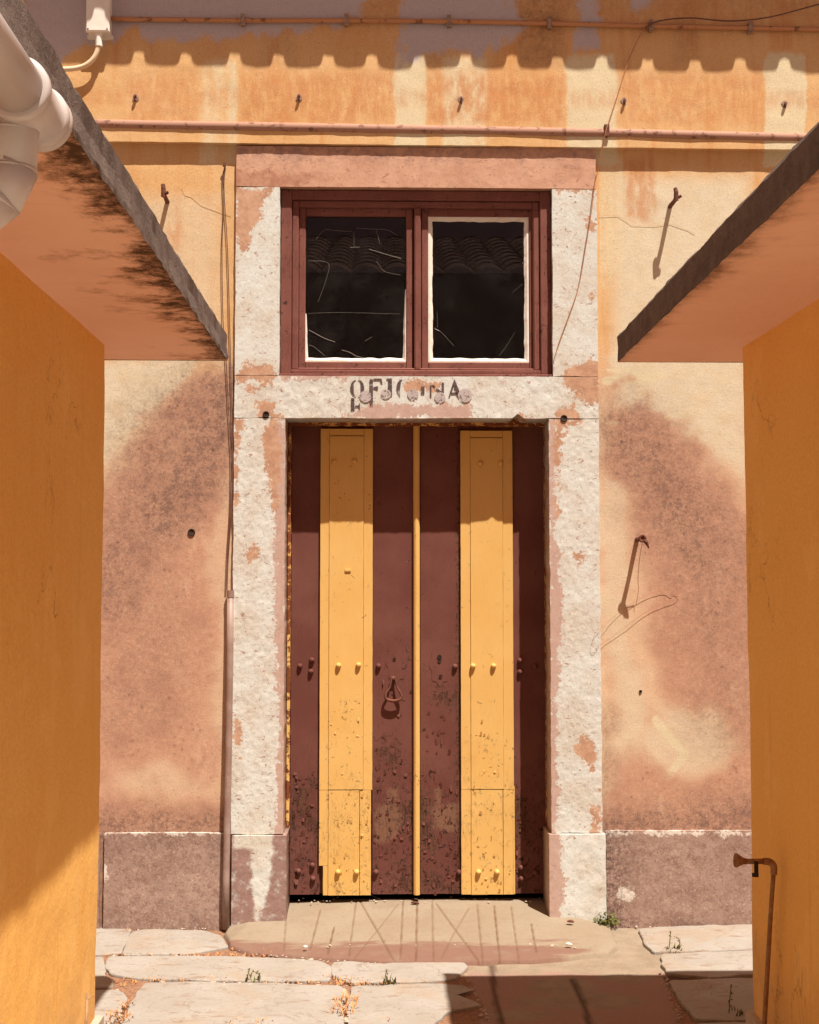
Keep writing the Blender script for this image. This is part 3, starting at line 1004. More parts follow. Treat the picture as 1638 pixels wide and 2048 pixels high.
def wall_fields():
    def cream(px, py):
        c = 0.15 + 0.2 * sstep(680, 800, py)
        c = np.maximum(c, 0.75 * sstep(-40, 60, sdpoly(px, py, [(1205, 330), (1520, 330), (1520, 1000), (1205, 800)])))
        c = np.maximum(c, 0.55 * sstep(-40, 60, sdpoly(px, py, [(250, 360), (470, 360), (470, 760), (250, 700)])))
        c = np.maximum(c, 1.0 * sstep(-30, 50, sdpoly(px, py, [(150, 690), (420, 690), (400, 740), (300, 840), (190, 960), (150, 960)])))
        c = np.maximum(c, 0.6 * sstep(-50, 50, sdpoly(px, py, [(1200, 1280), (1290, 1330), (1300, 1600), (1200, 1620)])))
        c = np.maximum(c, 0.6 * sstep(-50, 50, ell(px, py, 1370, 1490, 130, 85)))
        c = np.maximum(c, 0.5 * sstep(-50, 60, ell(px, py, 320, 1560, 150, 70)))
        c = np.maximum(c, 0.5 * sstep(-30, 30, sdpoly(px, py, [(420, 950), (460, 950), (460, 1600), (420, 1600)])))
        c = np.maximum(c, 0.55 * sstep(-30, 30, sdpoly(px, py, [(1200, 930), (1260, 960), (1290, 1150), (1270, 1350), (1200, 1400)])))
        return c

    def pale(px, py):
        top = sstep(345, 325, py)
        v = 0 * px
        w = 22 * fbm(py / 70, px / 300, 2) + 8 * fbm(py / 18, px / 60, 5)
        for x0, x1, k in ((397, 482, 0.5), (788, 852, 0.95), (880, 978, 0.6), (1132, 1238, 0.75), (1528, 1612, 0.95)):
            v = np.maximum(v, k * sstep(-9, 9, px + w - x0) * sstep(-9, 9, x1 - px - w))
        v = v * top * sstep(85, 130, py)
        v = np.maximum(v, 0.5 * sstep(-4, 4, px - 1196) * sstep(-4, 4, 1248 - px) * sstep(280, 320, py) * sstep(720, 500, py))
        # hairline scrapes
        for pts, wd in (([(1212, 742), (1290, 738)], 3), ([(1212, 847), (1330, 835), (1370, 826)], 5), ([(1212, 762), (1320, 752)], 14),
                        ([(296, 1230), (296, 1260)], 3), ([(292, 1330), (294, 1480)], 5), ([(376, 1250), (370, 1400)], 4),
                        ([(1310, 1070), (1312, 1150)], 4), ([(1310, 1440), (1370, 1510), (1330, 1560)], 14)):
            v = np.maximum(v, sstep(wd, wd * 0.3, sdline(px, py, pts)) * 0.85)
        return v

    def rust(px, py):
        v = 0.55 * sstep(30, 5, abs(py - 197 - 0.004 * (px - 800))) * sstep(220, 200, abs(py - 100)) * 0.8
        for x0, x1, k in ((250, 395, .6), (482, 788, .75), (852, 1130, .8), (1238, 1528, .6)):
            v = np.maximum(v, k * sstep(-15, 15, px - x0) * sstep(-15, 15, x1 - px) * sstep(120, 170, py) * sstep(262, 235, py))
        v = np.maximum(v, 0.7 * sstep(-8, 8, px - 1248) * sstep(-8, 8, 1312 - px) * sstep(300, 330, py) * sstep(460, 430, py))
        v = np.maximum(v, 0.5 * sstep(120, 20, py) * sstep(-40, 40, px - 150))
        v = np.maximum(v, 0.6 * sstep(26, 6, np.hypot(px - 350, (py - 460) / 3)))
        return v

    def stain(px, py):
        s = 0.95 * sstep(-45, 70, sdpoly(px, py, [(480, 690), (420, 716), (365, 760), (300, 830), (240, 900), (190, 950), (120, 990), (120, 1700), (480, 1700)]))
        s = s * (1 - 0.45 * sstep(-40, 40, sdpoly(px, py, [(425, 980), (470, 980), (470, 1560), (425, 1560)])))
        s = s * (1 - 0.5 * sstep(-30, 40, ell(px, py, 330, 1565, 150, 55)))
        r = 0.95 * sstep(-45, 70, sdpoly(px, py, [(1195, 790), (1280, 780), (1360, 830), (1440, 900), (1500, 1000), (1560, 1040), (1560, 1700), (1195, 1700), (1195, 1540), (1300, 1420), (1290, 1180), (1240, 1000), (1195, 930)]))
        r = r * (1 - 0.8 * sstep(-40, 40, ell(px, py, 1370, 1490, 110, 75)))
        r = np.maximum(r, 0.7 * sstep(-14, 14, sdpoly(px, py, [(1205, 748), (1275, 735), (1290, 756), (1205, 766)])))
        s = np.maximum(s, r)
        s = np.maximum(s, 0.9 * sstep(1570, 1640, py))
        return s

    def dark(px, py):
        d = 1.0 * sstep(135, 5, sdline(px, py, [(455, 790), (415, 880), (380, 960), (320, 1020)]))
        d = np.maximum(d, 0.75 * sstep(165, 5, sdline(px, py, [(380, 800), (300, 930), (270, 1060), (215, 1180)])))
        d = np.maximum(d, 0.38 * sstep(150, 20, sdline(px, py, [(280, 1050), (290, 1400)])))
        d = np.maximum(d, 0.8 * sstep(150, 5, sdline(px, py, [(1235, 850), (1290, 900), (1350, 1000), (1390, 1090)])))
        d = np.maximum(d, 0.6 * sstep(110, 10, sdline(px, py, [(1340, 920), (1440, 1080), (1420, 1250)])))
        d = np.maximum(d, 0.45 * sstep(150, 20, sdline(px, py, [(1440, 1100), (1450, 1430)])))
        d = np.maximum(d, 0.95 * sstep(1585, 1655, py + 10 * fbm(px / 40, py / 40, 3)) * sstep(150, 190, px))
        d = np.maximum(d, 1.0 * sstep(1545, 1650, py) * sstep(1280, 1420, px))
        d = np.maximum(d, 0.5 * sstep(40, 5, sdline(px, py, [(1196, 1450), (1200, 1640)])))
        d = np.maximum(d, 0.25 * sstep(60, 0, py))
        for x0, x1, k in ((1035, 1130, .5), (1345, 1400, .3), (840, 900, .3), (520, 590, .2)):
            d = np.maximum(d, k * sstep(-12, 12, px - x0) * sstep(-12, 12, x1 - px) * sstep(150, 110, py))
        return d

    def grey(px, py):
        g = np.full(np.shape(px), -60.0)
        for q in ([(40, -200), (740, -200), (735, 45), (600, 70), (450, 85), (370, 92), (260, 66), (200, 100), (140, 120), (40, 140)],
                  [(790, -200), (1000, -200), (1030, 10), (1045, 60), (1000, 95), (960, 120), (900, 108), (860, 135), (800, 130)],
                  [(1140, -200), (1205, -200), (1195, 95), (1150, 100)],
                  [(1235, -200), (1330, -200), (1325, 20), (1250, 30)]):
            g = np.maximum(g, sdpoly(px, py, q) - 6)
        return np.clip(g, -60, 40)
    return dict(low=lambda px, py: sstep(660, 800, py), cream=cream, pale=pale, rust=rust, stain=stain, dark=dark, grey=grey)


WF = wall_fields()


def warp(fn):
    def g_(px, py):
        wx = 70 * fbm(px / 140, py / 140, 31) + 34 * fbm(px / 45, py / 45, 32)
        wy = 70 * fbm(px / 140 + 9, py / 140, 33) + 34 * fbm(px / 45, py / 45 + 5, 34)
        k = sstep(640, 760, py)
        return fn(px + wx * k, py + wy * k * sstep(1660, 1560, py))
    return g_


for k_ in ('cream', 'stain', 'dark'):
    WF[k_] = warp(WF[k_])


def wall_disp(px, py, X, Z):
    return 0.008 * fbm(X * 2.0, Z * 2.0, 11) + 0.0025 * fbm(X * 16, Z * 16, 12)


def cols(x0, x1, lo, hi, res):
    """columns: fine between lo and hi, coarse outside"""
    a = [np.linspace(x0, lo, max(2, int((lo - x0) / 0.25)), endpoint=False)] if lo > x0 + 1e-6 else []
    c = [np.linspace(hi, x1, max(2, int((x1 - hi) / 0.25)))[1:]] if hi < x1 - 1e-6 else []
    return np.concatenate(a + [np.linspace(max(lo, x0), min(hi, x1), int((min(hi, x1) - max(lo, x0)) / res) + 1)] + c)


def lower_wall(x0, x1):
    xs = cols(x0, x1, max(x0, -1.5), min(x1, 1.95), 0.012)
    ts = np.linspace(0, 1, 255)
    X, T = np.meshgrid(xs, ts)
    Z = -0.1 + T * (led(X) + 0.02 + 0.1)
    return grid_slab('wall', X, Z, 0.0, 0.3, M_PLASTER, house, wall_disp, WF)


lower_wall(xL, jl0 + 0.03)
lower_wall(jr1 - 0.03, xR)
# wall above the lintel, hidden behind the ledge, and the proud upper wall
xs = cols(xL, xR, -1.75, 2.25, 0.012)
ts = np.linspace(0, 1, 190)
X, T = np.meshgrid(xs, ts)
Z = led(X) + T * (5.13 - led(X))
grid_slab('upper_wall', X, Z, YU, 0.34, M_PLASTER, house, wall_disp, WF, wob=0.002)


def rough(amp, sc=28, seed=0, keep=None):
    def fn(px, py, X, Z):
        n = fbm(X * sc, Z * sc * 0.8, seed, 4)
        r = 0.5 - abs(fbm(X * sc * 0.6, Z * sc * 0.9, seed + 7, 3)) * 2
        d = amp * (n * 1.2 + 0.35 * r)
        if keep is not None:
            d = d * (1 - sstep(-2, 3, keep(px, py)))
        return d
    return fn


NONE = lambda px, py: np.full(np.shape(px), -60.0)
ZERO = lambda px, py: 0 * px


def many(*fs):
    def fn(px, py):
        r = np.full(np.shape(px), -60.0)
        for q in fs:
            r = np.maximum(r, q(px, py))
        return r
    return fn


def P(*pts):
    return lambda px, py: np.clip(sdpoly(px, py, pts), -60, 60)


def E(cx, cy, rx, ry):
    return lambda px, py: np.clip(ell(px, py, cx, cy, rx, ry), -60, 60)


# --- lintel over the window
z_lt = led(0.1) - 0.001
z_l0 = at(830, 375, YS)[2]
X, Z = XZ(jl0, jr1 - 0.004, z_l0, z_lt - 0.003, 0.01)
grid_slab('lintel_stone', X, Z, YS, 0.25, M_LINTEL, house, rough(0.003, 30, 2),
          dict(patch=P((470, 340), (560, 345), (640, 350), (560, 385), (470, 385)), band=NONE,
               dirt=lambda px, py: 0.22 + 0.3 * sstep(345, 300, py)), wob=0.002, seed=2, label='pinkish brown lintel stone above the window')
# --- jambs beside the window
z_t1 = at(830, 752, YS)[2]
z_t0 = at(830, 836, YS)[2]
JP = dict(
    left=many(P((468, 374), (545, 374), (530, 410), (512, 450), (500, 500), (480, 505), (474, 480), (468, 430)),
              P((468, 745), (490, 728), (510, 722), (545, 738), (556, 742), (556, 770), (468, 770))),
    right=many(P((1107, 372), (1196, 372), (1196, 386), (1150, 384), (1107, 388)), E(1185, 595, 7, 9), E(1183, 450, 5, 8), E(1176, 438, 4, 5),
               P((1108, 760), (1118, 748), (1150, 732), (1165, 720), (1185, 718), (1200, 730), (1200, 770), (1108, 770))))
for nm, x0, x1, sd in (('left', jl0, wl1, 3), ('right', wr0, jr1, 4)):
    X, Z = XZ(x0, x1, z_t1 + 0.002, z_l0 - 0.003, 0.006)
    grid_slab('jamb_stone', X, Z, YS, 0.22, M_STONE, house, rough(0.0012, 60, sd, JP[nm]), dict(patch=JP[nm], band=NONE, dirt=ZERO), wob=0.003, seed=sd)
# --- transom stone with the old lettering
tp = many(P((468, 735), (556, 735), (558, 765), (540, 772), (525, 764), (505, 760), (468, 762)), P((490, 790), (500, 762), (514, 778), (512, 784)),
          P((512, 838), (516, 806), (535, 802), (560, 804), (552, 820), (562, 840)),
          P((805, 768), (820, 758), (850, 762), (885, 762), (880, 778), (862, 784), (830, 782), (812, 780)),
          P((1120, 752), (1165, 720), (1200, 728), (1200, 808), (1170, 812), (1150, 790), (1135, 772)), P((1108, 838), (1112, 818), (1150, 812), (1160, 838)),
          P((1032, 838), (1038, 824), (1050, 832), (1056, 838)))
tb = many(P((690, 836), (742, 806), (800, 804), (860, 812), (940, 806), (948, 836)), P((700, 745), (550, 745), (556, 757), (720, 756)))
X, Z = XZ(jl0, jr1, z_t0, z_t1 - 0.001, 0.006)
TXT = P((690, 752), (950, 752), (950, 836), (690, 836))
chip = lambda X: 0.022 * np.exp(-((X - at(1036, 832, YS)[0]) / 0.018) ** 2) + 0.006 * fbm(X * 9, X * 0 + 3, 5)
Z = Z + (1 - sstep(0, 0.03, Z - z_t0)) * chip(X)
grid_slab('transom_stone', X, Z, YS, 0.24, M_STONE, house,
          rough(0.0035, 40, 6, many(tp, TXT)), dict(patch=tp, band=tb, dirt=lambda px, py: 0.18 + 0 * px), wob=0.002, seed=6,
          label='pale transom stone with flaking black letters between window and door')
# --- jambs beside the door
zp1 = at(830, 1667, YS)[2]
LJ = many(P((548, 838), (575, 838), (575, 1670), (548, 1670), (556, 1500), (553, 1300), (552, 1200), (545, 1000), (533, 940), (527, 880)),)
LP = many(P((535, 838), (556, 838), (560, 900), (556, 1000), (550, 1050), (545, 1000), (535, 945), (528, 890)), P((492, 1100), (500, 1094), (521, 1095), (521, 1120), (500, 1123)),
          P((468, 838), (484, 842), (478, 880), (474, 1000), (468, 1020)), P((468, 1430), (478, 1440), (484, 1480), (476, 1520), (468, 1500)))
RJ = many(P((1096, 838), (1112, 838), (1116, 900), (1112, 1050), (1124, 1180), (1116, 1400), (1112, 1670), (1096, 1670)))
RP_ = many(E(1155, 1112, 13, 13), P((1108, 838), (1160, 838), (1150, 856), (1130, 862), (1120, 880), (1120, 1000), (1116, 1060), (1110, 900)),
           P((1150, 1500), (1162, 1475), (1185, 1478), (1192, 1500), (1190, 1540), (1170, 1520)), P((1200, 1580), (1200, 1670), (1180, 1670), (1186, 1630)))
for x0, x1, bd, pt, sd in ((jl0, jl1, LJ, LP, 8), (jr0, jr1, RJ, RP_, 9)):
    X, Z = XZ(x0, x1, zp1, z_t0 - 0.004, 0.006)
    grid_slab('jamb_stone', X, Z, YS, 0.23, M_STONE, house, rough(0.0026, 60, sd, many(bd, pt)), dict(patch=pt, band=bd, dirt=ZERO), wob=0.004, seed=sd,
              label='rough white door jamb stone on the %s of the striped door' % ('left' if sd == 8 else 'right'))
# --- plinth blocks at the foot of the door
for x0, x1, sd in ((at(463, 1750, -0.035)[0], at(572, 1750, -0.035)[0], 11), (at(1099, 1750, -0.035)[0], at(1212, 1750, -0.035)[0], 12)):
    X, Z = XZ(x0, x1, -0.06, zp1 - 0.004, 0.006)
    if sd == 11:
        bd = NONE
        dirt = lambda px, py: 0.85 - 0.9 * sstep(-10, 10, sdpoly(px, py, [(470, 1660), (545, 1660), (540, 1720), (535, 1780), (512, 1840), (505, 1700), (470, 1690)]))
    else:
        bd = P((1090, 1660), (1120, 1660), (1128, 1740), (1124, 1840), (1090, 1840))
        dirt = lambda px, py: 0.25 * sstep(1800, 1850, py)
    grid_slab('plinth_stone', X, Z, -0.035, 0.24, M_STONE, house, rough(0.004, 26, sd, bd), dict(patch=NONE, band=bd, dirt=dirt), wob=0.002, seed=sd)
# --- foot of the wall
for x0, x1, sd in ((xL, at(199, 1750, -0.018)[0], 13), (at(208, 1750, -0.018)[0], at(446, 1750, -0.018)[0], 14), (at(1213, 1750, -0.018)[0], xR, 15)):
    xs = cols(x0, x1, max(x0, -1.45), min(x1, 1.95), 0.01) if sd != 13 else np.linspace(x0, x1, 40)
    zt = at(330, 1666, -0.018)[2]
    X, Z = np.meshgrid(xs, np.linspace(-0.06, zt, 52))
    wear = many(lambda px, py: 3 - 0.8 * abs(py - 1666), lambda px, py: -9 - 0.45 * (1850 - py) + 0 * px,
                E(208, 1740, 8, 14), E(1252, 1790, 18, 16)) if sd != 13 else NONE
    dark = (lambda px, py: 0.9 * sstep(1290, 1215, px) + 0.3 * sstep(1830, 1850, py)) if sd == 15 else (lambda px, py: 0.35 * sstep(1780, 1850, py) + 0.3 * sstep(1760, 1670, py))
    grid_slab('base_stone', X, Z, -0.018, 0.2, M_BASE, house, rough(0.004, 20, sd), dict(wear=wear, dark=dark), wob=0.003, seed=sd)

# --- corrugated roof eave above the picture: its edge throws the scalloped shadow
drop = 0.955
ye = YU - drop * 0.386
nx0 = at(560, 112, YU)[0] + 0.23 * drop
per = 94.2 / 417.5
zlo = at(830, 135, YU)[2] + drop
prof_t = [-0.5, -0.24, -0.18, -0.135, -0.11, 0.0, 0.11, 0.135, 0.18, 0.24]
prof_h = [-0.005, 0, 0.006, 0.024, 0.060, 0.063, 0.060, 0.024, 0.006, 0]
vv, ff = [], []
ks = range(int((xL - 0.3 - nx0) / per), int((xR + 0.3 - nx0) / per))
prev = None
line = []
for k in ks:
    jx, jz = random.uniform(-0.01, 0.01), random.uniform(-0.006, 0.006)
    for t_, h_ in zip(prof_t, prof_h):
        line.append((nx0 + (k + t_) * per + jx, h_ * random.uniform(0.85, 1.1) + jz - 0.0042 * ((k + t_) * per)))
nl = len(line)
for (yy, zz) in ((ye, zlo), (ye + 1.2, zlo + 0.36), (ye + 1.2, zlo + 0.375), (ye, zlo + 0.015)):
    vv += [(x, yy, zz + h) for x, h in line]
for r_ in range(4):
    for i in range(nl - 1):
        a, b2 = r_ * nl + i, ((r_ + 1) % 4) * nl + i
        ff.append((a, a + 1, b2 + 1, b2))
mesh('roof', vv, ff, M_ROOF, house)

# --- rooms behind window and door, their darkness put in as near-black colour
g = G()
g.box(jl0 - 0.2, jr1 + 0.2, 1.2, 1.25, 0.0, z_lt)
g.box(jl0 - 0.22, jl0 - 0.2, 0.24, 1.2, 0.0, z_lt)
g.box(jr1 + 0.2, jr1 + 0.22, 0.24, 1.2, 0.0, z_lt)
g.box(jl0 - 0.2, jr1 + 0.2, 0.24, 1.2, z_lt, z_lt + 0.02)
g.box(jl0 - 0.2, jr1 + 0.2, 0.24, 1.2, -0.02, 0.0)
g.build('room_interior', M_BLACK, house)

# ------------------------------------------------------------------ window
wx0, wx1 = wl1 + 0.002, wr0 - 0.002
wz0, wz1 = at(830, 747, -0.005)[2], z_l0 - 0.002
yo = 0.016


def frame_ring(g, x0, x1, z0, z1, w, y0, y1, b=0.003, wt=None, wb=None):
    wt = w if wt is None else wt
    wb = w if wb is None else wb
    g.box(x0, x0 + w, y0, y1, z0, z1, b)
    g.box(x1 - w, x1, y0, y1, z0, z1, b)
    g.box(x0 + w, x1 - w, y0 + 0.0015, y1, z1 - wt, z1, b)
    g.box(x0 + w, x1 - w, y0 + 0.0015, y1, z0, z0 + wb, b)


def flat_fields(g, peel=-40.0, craze=0.2, bare=-40.0):
    n = len(g.v)
    return dict(peel=np.full(n, peel), craze=np.full(n, craze), bare=np.full(n, bare))


px_m = 1 / 417.5
g = G()
w1, w2, w3 = 22 * px_m, 14 * px_m, 14 * px_m
frame_ring(g, wx0, wx1, wz0, wz1, w1, yo, 0.16, 0.004, wt=20 * px_m, wb=9 * px_m)
frame_ring(g, wx0 + w1, wx1 - w1, wz0 + 9 * px_m, wz1 - 20 * px_m, w2, yo + 0.014, 0.155, 0.006, wt=14 * px_m, wb=5 * px_m)
xm = at(834, 560, 0.03)[0]
g.box(xm - 6 * px_m, xm + 8 * px_m, yo + 0.012, 0.15, wz0 + 9 * px_m, wz1 - 34 * px_m, 0.007)
wf = g.build('window_frame', M_WINRED, house, fields=flat_fields(g, -30, 0.6))
g = G()
g.box(wx0 - 0.004, wx1 + 0.016, yo - 0.026, 0.1, wz0 - 0.016, wz0 - 0.002, 0.003)
g.build('window_sill', M_WINRED, wf, fields=flat_fields(g, -22, 0.8))


def sash(x0, x1, z0, z1, seed, full_putty):
    g = G()
    w = 14 * px_m
    ys = yo + 0.036
    frame_ring(g, x0, x1, z0, z1, w, ys, 0.12, 0.004, wt=17 * px_m, wb=18 * px_m)
    s = g.build('window_sash', M_WINRED, house, fields=flat_fields(g, -26, 0.7))
    gx0, gx1, gz0, gz1 = x0 + w, x1 - w, z0 + 18 * px_m, z1 - 17 * px_m
    yg = ys + 0.012
    p = G()
    p.box(gx0 + 0.001, gx1 - 0.001, yg + 0.004, yg + 0.008, gz0 + 0.001, gz1 - 0.001)
    p.build('window_pane', M_GLASS, s)
    # putty: an uneven white fillet round the pane
    rnd = random.Random(seed)

    def fillet(a, c, inward, wfun):
        a, c, inward = np.array(a), np.array(c), np.array(inward)
        n = max(6, int(np.linalg.norm(c - a) / 0.012))
        v, f = [], []
        for i in range(n + 1):
            t = i / n
            q = a + (c - a) * t
            w = wfun(t) * (1 + 0.5 * fbm(np.array([t * n * 0.23]), np.array([seed * 3.1 + abs(inward[0]) * 7 + inward[2]]), seed)[0])
            e_ = 0.9 + 1.2 * fbm(np.array([t * n * 0.3]), np.array([seed * 5.3 + inward[0]]), seed + 4)[0]
            v += [(q - inward * 0.004 * e_ + np.array([0, -0.006, 0])), q - inward * 0.001 + np.array([0, -0.007, 0]) + inward * w * 0.4, q + inward * w + np.array([0, 0.003, 0]), q + np.array([0, 0.004, 0]) - inward * 0.003]
        for i in range(n):
            for k in range(4):
                l = (k + 1) % 4
                f.append((i * 4 + k, (i + 1) * 4 + k, (i + 1) * 4 + l, i * 4 + l))
        f += [(0, 1, 2, 3), (n * 4 + 3, n * 4 + 2, n * 4 + 1, n * 4)]
        pu.add(v, f)
    pu = G()
    Wp = 9 * px_m
    yy = yg
    fillet((gx0, yy, gz0), (gx1, yy, gz0), (0, 0, 1), lambda t: Wp)
    if full_putty:
        fillet((gx0, yy, gz0), (gx0, yy, gz1), (1, 0, 0), lambda t: Wp)
        fillet((gx1, yy, gz0), (gx1, yy, gz1), (-1, 0, 0), lambda t: Wp)
        fillet((gx0, yy, gz1), (gx1, yy, gz1), (0, 0, -1), lambda t: Wp)
    else:
        fillet((gx0, yy, gz0), (gx0, yy, gz0 + (gz1 - gz0) * 0.33), (1, 0, 0), lambda t: Wp * (0.7 - 0.5 * t))
        fillet((gx1, yy, gz0), (gx1, yy, gz0 + (gz1 - gz0) * 0.50), (-1, 0, 0), lambda t: Wp * (0.8 - 0.55 * t))
    pu.build('putty', M_PUTTY, s)
    return s, yg


sx0, sx1 = at(597, 560, 0.04)[0], at(826, 560, 0.04)[0]
sz0, sz1 = wz0 + 9 * px_m + 0.002, at(830, 415, 0.04)[2]
s1, yg = sash(sx0, sx1, sz0, sz1, 1, False)
s2, _ = sash(at(843, 560, 0.04)[0], at(1072, 560, 0.04)[0], sz0, sz1, 2, True)
YG = yg + 0.002


def webs(parent, lines, r=0.00042):
    g = G()
    for L, k in lines:
        pts = curve([at(x, y, YG - 0.001) for x, y in L], 5)
        g.tube(pts, r * k, 4)
    g.build('cobweb', M_WEB, parent, kind='stuff')


webs(s1, [([(618, 660), (648, 676), (670, 684)], 2.2), ([(738, 498), (770, 508), (802, 517)], 2.0), ([(712, 456), (740, 458), (775, 460), (795, 472)], 1.0),
          ([(632, 478), (650, 460), (670, 461), (702, 463)], 0.9), ([(616, 522), (656, 526), (652, 560), (636, 604)], 0.9),
          ([(618, 690), (630, 695), (650, 712)], 1.0), ([(684, 700), (700, 705), (712, 712), (728, 716)], 1.8), ([(616, 627), (680, 625), (800, 628)], 0.6),
          ([(752, 460), (760, 488)], 0.9), ([(752, 520), (768, 542), (800, 550)], 0.8), ([(700, 495), (720, 494)], 1.4), ([(730, 682), (744, 674)], 0.9), ([(708, 463), (708, 495)], 0.6)])
webs(s2, [([(868, 656), (882, 664), (908, 692)], 0.8), ([(870, 658), (879, 662)], 2.4), ([(998, 712), (1014, 690), (1030, 664)], 0.6),
          ([(1025, 585), (1045, 568)], 0.5), ([(1045, 525), (1047, 528)], 2.0), ([(874, 624), (875, 655)], 0.6)])

# ------------------------------------------------------------------ door
YD = 0.19
zd0, zd1 = at(830, 1788, YD)[2], z_t0 + 0.03


def dx(px):
    return at(px, 1330, YD)[0]


def dz(py, px=830):
    return at(px, py, YD)[2]


# rusty steel frame
g = G()
xf0, xf1 = jl1 + 0.001, jr0 - 0.001
g.box(xf0, dx(581), 0.15, 0.23, 0.03, z_t0 + 0.02, 0.002)
g.box(dx(1094), xf1, 0.15, 0.23, 0.03, z_t0 + 0.02, 0.002)
g.box(dx(581), dx(1094), 0.152, 0.23, dz(853), z_t0 + 0.02, 0.002)
g.build('door_frame', M_FRAMERUST, house)


def pf(*items):
    return many(*items)


leafs = []
for nm in ('left', 'right'):
    a, c = (582, 826) if nm == 'left' else (841, 1093)
    g = G()
    g.box(dx(a), dx(c), YD + 0.012, YD + 0.05, zd0 + 0.004, zd1, 0.0)
    lf = g.build('door_leaf', M_BROWN, house, fields=flat_fields(g), label='%s leaf of the striped brown and yellow door' % nm)
    leafs.append(lf)


def plank(leaf, px0, px1, y, mat, z0=None, z1=None, peel=None, craze=None, bare=None, seed=0, dep=0.03, wob=0.0008):
    z0 = zd0 if z0 is None else z0
    z1 = zd1 - 0.03 if z1 is None else z1
    X, Z = XZ(dx(px0), dx(px1), z0, z1, 0.012)
    return grid_slab('plank', X, Z, y, dep, mat, leaf, lambda px, py, X, Z: 0.0012 * fbm(X * 9, Z * 3, seed),
                     dict(peel=peel or (lambda px, py: -34 + 16 * sstep(1250, 1760, py)), craze=craze or (lambda px, py: 0.1 + 0.9 * sstep(1450, 1650, py)), bare=bare or NONE), wob=wob, seed=seed)


low = lambda k0, k1, y0=1300, y1=1720: (lambda px, py: k0 + (k1 - k0) * sstep(y0, y1, py))
brown_a = many(low(-36, -17), lambda px, py: 8 - 0.75 * sdline(px, py, [(600, 1585), (600, 1620), (625, 1650)]), lambda px, py: 2 - 0.7 * sdline(px, py, [(628, 1555), (630, 1570)]), lambda px, py: 2 - 0.6 * sdline(px, py, [(590, 1610), (585, 1660)]))
brown_b = many(low(-34, -10), lambda px, py: 4 - 0.25 * np.hypot((px - 812) * 1.6, (py - 1620)), lambda px, py: 3 - 0.3 * np.hypot((px - 780), (py - 1510) * 0.8), lambda px, py: 4 - 0.3 * np.hypot((px - 810) * 1.4, (py - 1760) * 0.7), lambda px, py: -2 - 0.2 * np.hypot(px - 793, (py - 1310)))
brown_c = many(low(-34, -12), lambda px, py: 5 - 0.45 * sdline(px, py, [(846, 1600), (850, 1650), (862, 1690)]), lambda px, py: 2 - 0.4 * sdline(px, py, [(880, 1392), (900, 1400), (918, 1396)]), lambda px, py: 3 - 0.35 * sdline(px, py, [(860, 1760), (910, 1785)]), lambda px, py: 4 - 0.9 * abs(px - 920) - 0.004 * abs(py - 1560))
brown_d = many(low(-34, -14), lambda px, py: 4 - 0.4 * sdline(px, py, [(1036, 1610), (1040, 1660)]), lambda px, py: 2 - 0.5 * sdline(px, py, [(1040, 1735), (1044, 1770)]))
bare_b = many(P((748, 1612), (800, 1604), (806, 1660), (790, 1680), (748, 1690)), P((775, 1575), (798, 1575), (798, 1605), (775, 1605)))
bare_c = many(P((858, 1612), (920, 1604), (921, 1662), (905, 1668), (865, 1655)), P((868, 1574), (884, 1574), (884, 1612), (868, 1612)))
L, R = leafs
plank(L, 582, 640, YD, M_BROWN, peel=brown_a, seed=31)
plank(L, 745.5, 826, YD, M_BROWN, peel=brown_b, bare=bare_b, seed=32)
plank(R, 841, 921, YD, M_BROWN, peel=brown_c, bare=bare_c, seed=33)
plank(R, 1026.5, 1093, YD, M_BROWN, peel=brown_d, seed=34)
# yellow boards: raised backing, raised middle panel, patched lower boards
ycz = lambda px, py: 0.12 + 0.38 * sstep(1350, 1700, py)
yel = lambda *a: many(low(-40, -22, 1380, 1640), *[(lambda f_: (lambda px, py: f_(px, py) - 8))(q_) for q_ in a])
zj = dz(1578)
yl = yel(lambda px, py: 5 - 0.8 * sdline(px, py, [(694, 1545), (700, 1553), (722, 1560)]), lambda px, py: 3 - 0.6 * sdline(px, py, [(690, 1405), (692, 1440)]),
         lambda px, py: 3 - 0.5 * sdline(px, py, [(680, 1635), (681, 1660)]), lambda px, py: 3 - 0.5 * sdline(px, py, [(698, 1640), (704, 1670)]),
         lambda px, py: 4 - 0.6 * sdline(px, py, [(703, 1580), (716, 1584)]), E(676, 1776, 9, 16), lambda px, py: 0 - 0.4 * sdline(px, py, [(730, 1590), (735, 1780)]))
yr = yel(lambda px, py: 4 - 0.5 * sdline(px, py, [(975, 1480), (972, 1500)]), lambda px, py: 2 - 0.4 * sdline(px, py, [(950, 1580), (985, 1570)]),
         lambda px, py: 3 - 0.5 * sdline(px, py, [(948, 1610), (948, 1625)]), lambda px, py: 0 - 0.35 * sdline(px, py, [(965, 1740), (990, 1720)]), lambda px, py: 1 - 0.5 * sdline(px, py, [(935, 1640), (938, 1650)]))
